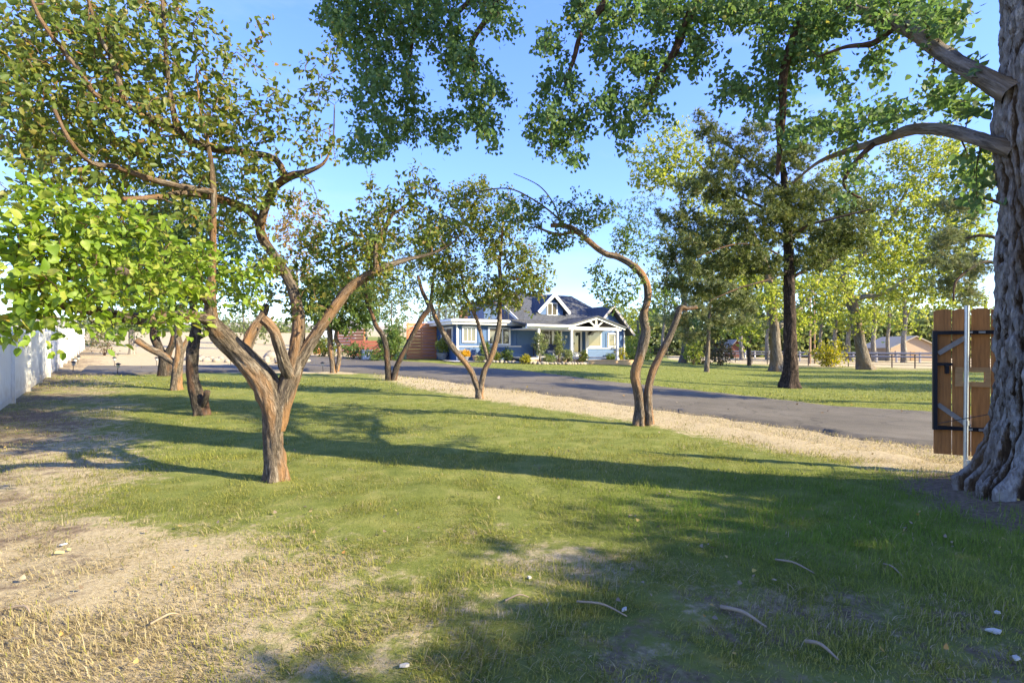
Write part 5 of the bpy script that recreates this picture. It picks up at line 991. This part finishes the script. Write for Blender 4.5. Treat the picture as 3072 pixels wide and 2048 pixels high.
bedv = [(*(hp(x, y, 0)[:2]), 0) for x, y in [(.2, -.1), (1.2, -1.9), (2.6, -3.2), (4.0, -4.4), (6.0, -4.6), (7.9, -4.3), (8.0, -3.0), (4.2, -3.0), (4.1, -.1)]]
bedv = np.array(bedv); cx_ = bedv.mean(0); pts = [tuple(cx_)]+[tuple(p) for p in dense(np.vstack([bedv, bedv[:1]]), 60)]
pts = np.array([(p[0], p[1], float(Z(p[0], p[1]))+.07) for p in pts]); obj('planting_bed', mesh_np('planting_bed', pts, np.array([(0, i, i+1) for i in range(1, 60)]), M['soil']), kind='structure')
pv = [hp(x, y, 0) for x, y in [(-1.0, .4), (-.9, -1.6), (1.1, -2.0), (.2, -.02), (-.02, -.02), (-.02, .4)]]; obj('paving', mesh_np('paving', [(p[0], p[1], float(Z(p[0], p[1]))+.06) for p in pv], np.array([(0, 1, 2), (0, 2, 3), (0, 3, 4), (0, 4, 5)]), M['concrete']), kind='structure')
# porch glider and roof chair
gl = thing('porch_bench', 'dark navy cushioned bench on the porch under the window', 'bench', hp(6.9, -1.1, .28), PHI)
MB().box(-.95, -.3, .32, .95, .35, .48).build('seat', M['navy'], gl, bevel=.04); MB().box(-.95, .28, .5, .95, .42, 1.0).build('backrest', M['navy'], gl, bevel=.04)
for x in (-1.02, 1.0): MB().bar((x, -.3, .6), (x, .4, .6), .05).bar((x, -.28, .05), (x, -.28, .6), .05).bar((x, .38, .05), (x, .38, 1.0), .05).build('arm', M['black'], gl)
MB().bar((-1.05, -.35, .04), (1.05, -.35, .04), .06).bar((-1.05, .4, .04), (1.05, .4, .04), .06).build('base_rail', M['dirtyrail'], gl)
ch = thing('roof_chair', 'brown rounded wicker chair on the roof deck behind the railing', 'chair', hp(1.0, 1.2, 2.86), PHI+.4); ch.scale = (.75, .75, .9)
m = MB(); n = 12
for k in range(n):
    a0 = math.pi*(k/n)-.2; a1 = math.pi*((k+1)/n)-.2; r = .45
    p = [(r*math.cos(a), r*math.sin(a)) for a in (a0, a1)]; b = len(m.v)
    for (x, y) in p:
        for z_, s_ in ((.25, 1), (.95, 1.12), (.95, 1.02), (.25, .9)): m.v.append((x*s_, y*s_, z_))
    m.q += [(b, b+4, b+5, b+1), (b+1, b+5, b+6, b+2), (b+2, b+6, b+7, b+3), (b+3, b+7, b+4, b)]
m.build('backrest', M['wicker'], ch); MB().lathe([(.3, .2), (.42, .3), (.42, .42), (.05, .45)], 16).build('seat', M['wicker'], ch)
for a in (.6, 2.2, 3.9, 5.4): MB().tube((.3*math.cos(a), .3*math.sin(a), .25), (.34*math.cos(a), .34*math.sin(a), 0), .025).build('leg', M['wicker'], ch)

# ------------------------------------------------------------------ white vinyl fence on the left
fr = thing('vinyl_fence', 'long white vinyl privacy fence along the left side of the yard', 'fence', fa)
step = np.linalg.norm((fb-fa)[:2])/3; H_ = 1.78; ang = math.atan2(fdir[1], fdir[0])
pm = MB().box(-.066, -.085, -.2, .066, .085, H_+.05).mesh('post', M['vinyl']); cm = MB().box(-.08, -.08, H_+.05, .08, .08, H_+.08).prism([(-.07, H_+.08), (.07, H_+.08), (0, H_+.13)], 'x', -.07, .07).mesh('post_cap', M['vinyl'])
nb = 12; bw_ = (step-.14)/nb
bm_ = MB().prism([(0, -.006), (.016, -.022), (bw_-.016, -.022), (bw_, -.006), (bw_, .012), (0, .012)], 'z', .16, H_-.14).mesh('board', M['vinyl'])
rm = MB().box(.067, -.035, .05, step-.067, .035, .19).mesh('rail', M['vinyl']); rm2 = MB().box(.067, -.035, H_-.16, step-.067, .035, H_-.02).mesh('rail', M['vinyl'])
fo = np.array(fa); i0 = -2; nposts = int(np.linalg.norm((GF(268, 1052)-fa)[:2])/step)+1
nposts = min(max(nposts, 10), 19)
for i in range(i0, nposts+1):
    p = fa[:2]+fdir*step*i; z = float(Z(*p)); pn = fa[:2]+fdir*step*(i+1); zn = float(Z(*pn))
    for nm, me in (('post', pm), ('post_cap', cm)):
        o = obj(nm, me, fr, (p[0]-fo[0], p[1]-fo[1], z-fo[2])); o.rotation_euler = (0, 0, ang)
    if i == nposts: break
    pit = -math.atan2(zn-z, step)
    for me in (rm, rm2):
        o = obj('rail', me, fr, (p[0]-fo[0], p[1]-fo[1], z-fo[2])); o.rotation_euler = (0, pit, ang)
    for k in range(nb):
        s = .07+k*bw_; q = p+fdir*s; o = obj('board', bm_, fr, (q[0]-fo[0], q[1]-fo[1], z+(zn-z)*s/step-fo[2])); o.rotation_euler = (0, 0, ang)
shrub('bare_shrub', 'sparse reddish shrub at the far end of the white fence', 240, 800, 36, .9, 1.7, 60, .12, 'redtwig', diamond=True, sp=.4, per=3)
# ------------------------------------------------------------------ wooden gate leaf by the cottonwood
gd0, gd1 = 6.52, 6.22
A0 = P(2145, 1040, gd0); zb = A0[2]; gx1 = P(2300, 1053, gd1)
gv = (gx1-A0)[:2]; gl_ = np.linalg.norm(gv); gate = thing('wooden_gate', 'brown board gate leaf in a black steel frame beside the cottonwood', 'gate', (A0[0], A0[1], float(Z(A0[0], A0[1]))), math.atan2(gv[1], gv[0]))
zb0 = zb-float(Z(A0[0], A0[1])); bwid = .172; gap = .013; Hh = 1.83
sc_ = 1.0
def gboard(i, pts=None):
    x = i*(bwid+gap); 
    c = [(x, zb0), (x+bwid, zb0), (x+bwid, zb0+Hh-.022), (x+bwid-.03, zb0+Hh-.004), (x+bwid/2, zb0+Hh), (x+.03, zb0+Hh-.008), (x, zb0+Hh-.022)]
    if i in (1, 2):
        z1, z2 = zb0+.92, zb0+1.04
        if i == 1: c = [(x, zb0), (x+bwid, zb0), (x+bwid, z1), (x+.10, z1), (x+.10, z2), (x+bwid, z2)]+c[2:]
        else: c = [(x, zb0), (x+bwid, zb0), (x+bwid, zb0+Hh-.022), (x+bwid-.03, zb0+Hh-.004), (x+bwid/2, zb0+Hh), (x+.03, zb0+Hh-.004), (x, zb0+Hh-.022), (x, z2), (x+.12, z2), (x+.12, z1), (x, z1)]
    MB().prism(c, 'y', -.001, .021).build('board', M['gateboard'], gate)
for i in range(6): gboard(i)
X1 = bwid+gap
MB().box(X1+.02, -.022, zb0+.86, 2*X1+bwid+.0, -.003, zb0+.917).build('window_trim', M['gatetrim'], gate); MB().box(X1+.02, -.022, zb0+1.043, 2*X1+bwid, -.003, zb0+1.10).build('window_trim', M['gatetrim'], gate)
MB().box(X1+.02, -.022, zb0+.919, X1+.098, -.003, zb0+1.041).build('window_trim', M['gatetrim'], gate); MB().box(2*X1+.122, -.022, zb0+.919, 2*X1+bwid, -.003, zb0+1.041).build('window_trim', M['gatetrim'], gate)
MB().box(-.02, -.06, zb0+.31, .025, -.003, zb0+1.56).build('steel_frame', M['steel'], gate)
MB().box(.027, -.055, zb0+1.51, 1.3, -.003, zb0+1.555).build('steel_frame', M['steel'], gate); MB().box(.027, -.055, zb0+.315, 1.3, -.003, zb0+.36).build('steel_frame', M['steel'], gate)
MB().bar((.035, -.035, zb0+1.27), (.34, -.035, zb0+1.5), .02, .055).build('brace', M['grey_wood'], gate); MB().bar((.03, -.035, zb0+.63), (.34, -.035, zb0+.37), .02, .055).build('brace', M['grey_wood'], gate)
MB().box(.027, -.07, zb0+1.12, .17, -.024, zb0+1.155).box(.10, -.07, zb0+1.02, .135, -.024, zb0+1.118).build('latch', M['steel'], gate)
for k in range(4): MB().box(.30+.0*k if k < 2 else .42, -.075, (zb0+1.52) if k % 2 else (zb0+.325), .36 if k < 2 else .48, -.056, (zb0+1.545) if k % 2 else (zb0+.35)).build('clamp', M['galv'], gate)
p0 = P(2217.5, 1081, 6.28); p1 = P(2221, 703, 6.28)
gp = thing('gate_pole', 'tall galvanised steel pole standing in front of the wooden gate', 'pole', p0); MB().tube((0, 0, -.02), tuple(p1-p0), .024, 14).build('tube', M['galv'], gp); MB().tube(tuple(p1-p0), tuple(p1-p0+np.array([0, 0, .012])), .027, 14).build('cap', M['galv'], gp)
MB().tube(tuple((p1-p0)*.28), tuple((p1-p0)*.28+np.array([0, 0, .06])), .032, 14).build('collar', M['galv'], gp)
p2 = P(2226, 1086, 6.2); st = thing('stub_post', 'short cut off steel post at the foot of the cottonwood', 'post', (p2[0], 6.2, float(Z(p2[0], 6.2)))); MB().tube((0, 0, -.1), (0, 0, .17), .03, 14).build('tube', M['galv'], st); MB().tube((0, 0, .12), (0, 0, .15), .034, 14).build('collar', M['galv'], st)
ca, cb = P(2156, 971, 6.4), P(2290, 947, 5.75); cbl = MB().tube((0, 0, 0), tuple(cb-ca), .005, 6).build('cable', M['black'], None, tuple(ca)); tag(cbl, 'thin dark cable stretched from the gate to the cottonwood trunk', 'cable')
# ------------------------------------------------------------------ pipe fence on the right, the rails behind it
pf = thing('pipe_fence', 'long dark pipe rail fence between the right lawn and the dry field', 'fence', (20, 55, -.3))
posts = [(1850, 92), (1905, 88), (1950, 84), (2002, 80), (2052, 76), (2110, 72), (2160, 70), (2206, 68), (2256, 65), (2302, 62), (2360, 60), (2425, 58), (2487, 57), (2545, 55.5), (2612, 54), (2676, 52), (2745, 50), (2830, 48), (2930, 46), (3060, 43)]
W3 = [np.array([(fx-1536)/1536*d, d, float(Z((fx-1536)/1536*d, d))]) for fx, d in posts]; o3 = np.array([20, 55, -.3])
for i, p in enumerate(W3):
    MB().tube(tuple(p-o3-[0, 0, .2]), tuple(p-o3+[0, 0, 1.38]), .055, 8).build('post', M['pipe'], pf)
    if i+1 < len(W3):
        for h, r in ((1.36, .04), (1.05, .03), (.8, .022), (.55, .022), (.3, .022)): MB().tube(tuple(p-o3+[0, 0, h]), tuple(W3[i+1]-o3+[0, 0, h]), r, 6).build('rail', M['pipe'], pf)
for nm, lab, pts_, mat, h in (('rail_fence', 'white post and rail fence far beyond the pipe fence', [(2170, 104), (2236, 102), (2265, 101), (2308, 100), (2352, 99), (2400, 98)], 'white', 1.5), ('rail_fence', 'grey two rail fence in front of the tan outbuilding', [(2400, 80), (2480, 78), (2560, 76), (2630, 74), (2690, 72), (2760, 70), (2840, 68)], 'dirtyrail', 1.5)):
    w3 = [np.array([(fx-1536)/1536*d, d, float(Z((fx-1536)/1536*d, d))]) for fx, d in pts_]; r = thing(nm, lab, 'fence', w3[0])
    for i, p in enumerate(w3):
        q = p-w3[0]; MB().box(q[0]-.1, q[1]-.1, q[2]-.2, q[0]+.1, q[1]+.1, q[2]+h).build('post', M[mat], r)
        if i+1 < len(w3):
            e = w3[i+1]-w3[0]
            for hh in (h-.15, h-.65): MB().bar(tuple(q+[0, -.13, hh]), tuple(e+[0, -.13, hh]), .05, .22).build('rail', M['dirtyrail'], r)
# buildings far right
def hut(name, label, fx0, fx1, d, zw, zr, wall, roof, depth=7, win=True):
    x0, x1 = (fx0-1536)/1536*d, (fx1-1536)/1536*d; z = float(Z(x0, d)); r = thing(name, label, 'building', (x0, d, z)); L = x1-x0
    MB().prism([(0, -.3), (L, -.3), (L, zw), (L/2, zr), (0, zw)], 'y', 0, depth).build('wall', M[wall], r)
    for s in (0, 1):
        a, b = ((-.35, zw-.2), (L/2, zr+.06)) if s == 0 else ((L/2, zr+.06), (L+.35, zw-.2)); MB().prism([a, b, (b[0], b[1]+.14), (a[0], a[1]+.14)], 'y', -.5, depth+.4).build('roof', M[roof], r)
    if win:
        w = MB().box(L*.1, -.06, zw*.3, L*.3, 0, zw*.75).build('window', M[wall], r)
        for k in range(4): MB().box(L*.1, -.1, zw*(.32+.1*k), L*.3, -.062, zw*(.37+.1*k)).build('slat', M['dirtyrail'], w)
        MB().box(L*.42, -.05, 0, L*.5, 0, zw*.7).build('door', M['gatetrim'], r)
hut('outbuilding', 'long tan outbuilding with a low gable behind the trees', 2672, 2815, 84, 2.2, 3.9, 'tan', 'tanroof')
hut('barn', 'little red barn with a pale pitched roof beyond the fence', 2192, 2226, 108, 2.1, 3.6, 'redbarn', 'greyroof', 4, False)
pp = P(2430/1.30612, 801.6-(-.3-EYE)/66*1176, 66); po = thing('utility_pole', 'thin wooden utility pole beyond the fence with its support pole', 'pole', (pp[0], 66, float(Z(pp[0], 66)))); MB().tube((0, 0, -.3), (0.05, 0, 9.5), .13, 10, .09).build('pole_shaft', M['pole'], po); MB().tube((.85, .4, -.3), (.8, .4, 8), .10, 10, .07).build('support_pole', M['pole'], po); MB().box(-.9, -.05, 8.9, 1.0, .05, 9.0).build('crossarm', M['pole'], po)
# bushes by the fence
p = P(1905, 0, 55); shrub('yellow_bush', 'yellow green bush growing through the pipe fence', 1905, 0, 54.5, 1.7, 2.5, 110, .22, 'yellow', 'cotton', diamond=True, sp=.5)
shrub('bronze_bush', 'reddish bush behind the small feathery conifer', 1655, 0, 52, 1.3, 2.6, 60, .22, 'redtwig', diamond=True, sp=.45)
shrub('bronze_bush', 'twiggy reddish bush left of the small conifer trunk', 1605, 0, 54, 1.2, 2.0, 50, .22, 'redtwig', diamond=True, sp=.45)
shrub('shrub', 'pale green shrub at the foot of the shaded cottonwood', 1592, 0, 50, .9, 2.3, 50, .2, 'bright', diamond=True, sp=.4)
# ------------------------------------------------------------------ path lights
def path_light(fx, fy, label, grp, tilt=0, h=.46):
    g = GF(fx, fy); r = thing('path_light', label, 'lamp', g, group=grp); r.rotation_euler = (tilt*.4, tilt, 0)
    MB().tube((0, 0, -.05), (0, 0, h*.55), .012, 6).build('stake', M['black'], r); MB().lathe([(.03, h*.55), (.055, h*.6), (.06, h*.86)], 10).build('lens', M['lamp'], r); MB().lathe([(.1, h*.86), (.1, h*.9), (.03, h), (.01, h)], 10).build('cap', M['black'], r)
PL = 'black solar path lights along the road'
path_light(219, 1113, 'black path light nearest the camera in the cluster at the white fence', PL, .1); path_light(229, 1100, 'black path light leaning in the middle of the cluster at the white fence', PL, -.25); path_light(233, 1091, 'black path light furthest back in the cluster at the white fence', PL, .15)
path_light(343, 1096, 'upright path light on the far side of the road left of the black trunk', PL); path_light(352, 1120, 'leaning path light on the near side of the road left of the black trunk', PL, .12)
path_light(470, 1096, 'path light on the far roadside just left of the black trunk', PL); path_light(692, 1094, 'path light on the far roadside by the ring of stones', PL); path_light(969, 1113, 'path light on the near roadside left of the twin trunked tree', PL, -.08)
# ring of stones in the dry field
cg = GF(745, 1082); ring = thing('stone_ring', 'low ring of dark stones round a dry bed beyond the road', 'border', cg)
for k in range(30):
    a = 2*math.pi*k/30; p = np.array([cg[0]+3.6*math.cos(a), cg[1]+1.6*math.sin(a)]); o = obj('stone', RM[k % 5], ring, (p[0]-cg[0], p[1]-cg[1], float(Z(*p))-cg[2]+.06)); o.scale = (.26, .2, random.uniform(.12, .22)); o.rotation_euler = (0, 0, a)
cg2 = GF(640, 1085); rb = thing('boulder', 'single grey boulder beside the stone ring', 'rock', GF(812, 1076)); o = obj('rock', RM[2], rb, (0, 0, .15)); o.scale = (.5, .4, .4)
# ------------------------------------------------------------------ litter on the grass
def scrap(dx, dy, sx, sy, sz, mat, name, label, cat, rot=.3):
    g = G(dx, dy); n = 9; r = np.random.default_rng(int(dx*7+dy)); an = np.sort(r.uniform(0, 6.28, n)); rad = r.uniform(.6, 1, n)
    pts_ = [(sx*rad[k]*math.cos(an[k]), sy*rad[k]*math.sin(an[k])) for k in range(n)]
    o = MB().prism(pts_, 'z', 0, sz).build(name, M[mat], None, (g[0], g[1], g[2]+.015)); o.rotation_euler = (r.uniform(-.2, .2), r.uniform(-.2, .2), rot); tag(o, label, cat)
M['yellowchip'] = plain('yellow_wood_chip', (.6, .5, .2), .8, var=.2, scale=10)
scrap(146, 1254, .036, .014, .008, 'white', 'scrap', 'small white scrap lying on the dry grass at left', 'scrap'); scrap(135, 1273, .045, .02, .012, 'yellowchip', 'wood_chip', 'yellow splintered chip below the white scrap', 'wood chip'); scrap(158, 1266, .022, .013, .01, 'yellowchip', 'wood_chip', 'little yellow chip right of the larger one', 'wood chip')
scrap(928, 1537, .03, .018, .012, 'chip', 'bark_flake', 'pale flake at the bottom edge in the shade', 'bark flake'); scrap(1215, 1332, .02, .016, .012, 'chip', 'bark_flake', 'pale flake at the edge of the shadow', 'bark flake'); scrap(2285, 1455, .03, .05, .01, 'chip', 'bark_flake', 'tall pale flake near the bottom right corner', 'bark flake', 1.2); scrap(2292, 1412, .025, .02, .01, 'chip', 'bark_flake', 'small pale flake above the tall one', 'bark flake'); scrap(2330, 1518, .035, .02, .01, 'chip', 'bark_flake', 'pale flake in the bottom right corner', 'bark flake'); scrap(1435, 1405, .03, .014, .01, 'chip', 'bark_flake', 'curled pale flake left of the straw ridge', 'bark flake', .8)
def stick(a, b, r, label):
    pa, pb = G(*a), G(*b); w = smooth_path([np.r_[pa+[0, 0, .02], r], np.r_[(pa+pb)/2+[.01, .02, .035], r*.9], np.r_[pb+[0, 0, .015], r*.5]], 10)
    v, q, bk = tube_mesh([w], 6, .2); o = obj('stick', mesh_np('stick', v-pa, q, M['stick'], None, True), None, pa); tag(o, label, 'stick')
stick((1325, 1388), (1440, 1420), .007, 'fallen stick left of the centre in the shade'); stick((1655, 1400), (1760, 1445), .012, 'long straw coloured stick in the shaded grass'); stick((1780, 1290), (1870, 1320), .008, 'grey stick lying across the green shaded grass'); stick((2030, 1300), (2075, 1330), .007, 'short stick below the big trunk'); stick((345, 1440), (410, 1415), .007, 'pale stick on the dry grass at bottom left'); stick((1850, 1480), (1925, 1520), .010, 'orange brown stick in the lower right shade'); stick((20, 1403), (70, 1412), .008, 'stick in the dark patch at the left edge'); stick((1160, 1386), (1215, 1376), .006, 'thin stick at the edge of the shadow')
# ------------------------------------------------------------------ grass and fallen leaves
def sample(n, d0, d1, pw, tmin=-1.12, tmax=1.12):
    u = rng.uniform(0, 1, n); e = 1-pw; d = (d0**e+u*(d1**e-d0**e))**(1/e); t = rng.uniform(tmin, tmax, n); return t*d, d
def blades(x, d, hmul, wmul, segs):
    keep = ~inside(POLY, x, d); keep &= np.hypot(x-5.45, d-4.95) > .75
    t = x/d; fld = (d > np.interp(t, [.28, .3, .5, .8, 1.2], [999, 66, 57, 47, 45])); keep &= ~fld
    keep &= ~((d > 20.8) & (t < -.27))
    hx, hy = x-HO[0], d-HO[1]; u_ = hx*math.cos(PHI)+hy*math.sin(PHI); v_ = -hx*math.sin(PHI)+hy*math.cos(PHI); keep &= ~((u_ > -3) & (u_ < 16) & (v_ > -3.8))
    x, d = x[keep], d[keep]; dry, dirt = weights(x, d); n2 = fbm(x*4, d*4, seed=33, o=3)
    k = rng.uniform(0, 1, len(x)) > np.clip((dirt+ .9*(n2-.5))*1.15-.25, 0, .93); x, d, dry, dirt = x[k], d[k], dry[k], dirt[k]; n = len(x)
    isdry = np.clip((rng.uniform(0, 1, n) < np.clip(dry*1.0-.05+.5*(fbm(x*1.7, d*1.7, seed=44)-.5), .06, .97)).astype(float)*rng.uniform(.6, 1, n)+rng.uniform(0, .18, n), 0, 1)
    clump = .35+1.3*fbm(x*3.4, d*3.4, seed=12, o=2)
    h = hmul*rng.uniform(.5, 1.3, n)*clump*(1+.12*isdry); w = wmul*rng.uniform(.6, 1.3, n)
    lush = ss(2.6, .4, np.hypot((x-3.2)/1.6, (d-4.9)/1.05))*np.clip(.4+1.2*fbm(x*1.3, d*1.3, seed=88), 0, 1); h = h*(1+.5*lush)*np.where(d > 13, .8, 1)
    a = rng.uniform(0, 2*np.pi, n)*.75+2*np.pi*fbm(x*.9, d*.9, seed=5)*.9; lean = rng.uniform(.15, 1.0, n)+.9*isdry*rng.uniform(.2, 1, n); lean = np.minimum(lean, 1.42)
    L = np.stack([np.cos(a), np.sin(a)], 1); sd2 = np.stack([-np.sin(a), np.cos(a)], 1); z = Z(x, d)-.01; pos = np.stack([x, d, z], 1)
    up = np.cos(lean)*h; out = np.sin(lean)*h
    def pt(s, e, ww): return pos+np.c_[L*(out*e)[:, None]+sd2*(w*ww)[:, None], up*s]
    if segs == 2:
        v = np.stack([pt(0, 0, -.5), pt(0, 0, .5), pt(.62, .4, .42), pt(.62, .4, -.42), pt(.92, 1, 0)], 1); q = np.arange(n)[:, None]*5+np.array([[0, 1, 2, 3]]); t_ = np.arange(n)[:, None]*5+np.array([[3, 2, 4]]); m = 5; fs = [q, t_]
    else:
        v = np.stack([pt(0, 0, -.5), pt(0, 0, .5), pt(.9, .8, 0)], 1); fs = [np.arange(n*3).reshape(-1, 3)]; m = 3
    return v.reshape(-1, 3), fs, np.repeat(rng.uniform(0, 1, n), m), np.repeat(isdry, m), np.repeat(np.clip(.9*lush+.22*ss(.48, .7, fbm(x*.9+4, d*.9, seed=61))+.25*ss(17, 24, d)*ss(-.1, .1, x/d), 0, 1), m)
def grass_obj(name, n, d0, d1, pw, h, w, segs):
    x, d = sample(n, d0, d1, pw); v, f, r, dr_, lu_ = blades(x, d, h, w, segs); obj(name, mesh_np(name, v, f, M['blade'], {'rnd': r, 'dry': dr_, 'lush': lu_}), kind='stuff')
grass_obj('grass', 200000, 1.9, 7.5, .2, .046, .0046, 2)
grass_obj('grass', 150000, 7, 17, .3, .06, .010, 1)
grass_obj('grass', 85000, 16, 60, .98, .10, .03, 1)
grass_obj('grass', 9000, 2.0, 7, .2, .10, .0035, 2)
x, d = sample(900, 2.0, 16, .6); k = (fbm(x*.7, d*.7, seed=77) > .45) & ~inside(POLY, x, d); x, d = x[k], d[k]
c = np.stack([x, d, Z(x, d)+.03], 1); v, f, rn, _ = leaves(c, np.tile([[0, 0, 1.]], (len(c), 1)), 1, .03, 'cotton', 1.2, 0, .01)
M['fallen'] = leaf_mat('fallen_leaf', [(0, (.14, .1, .065)), (.5, (.25, .2, .14)), (.8, (.38, .27, .06)), (1, (.42, .18, .05))], .15)
obj('leaf_litter', mesh_np('leaf_litter', v, f, M['fallen'], {'rnd': rn}), kind='stuff')
x, d = sample(500, 12, 40, .5); k = inside(POLY, x, d); x, d = x[k], d[k]; c = np.stack([x, d, Z(x, d)+.035], 1); v, f, rn, _ = leaves(c, np.tile([[0, 0, 1.]], (len(c), 1)), 1, .07, 'cotton', 1.2, 0, .01); obj('leaf_litter', mesh_np('leaf_litter', v, f, M['fallen'], {'rnd': rn}), kind='stuff')
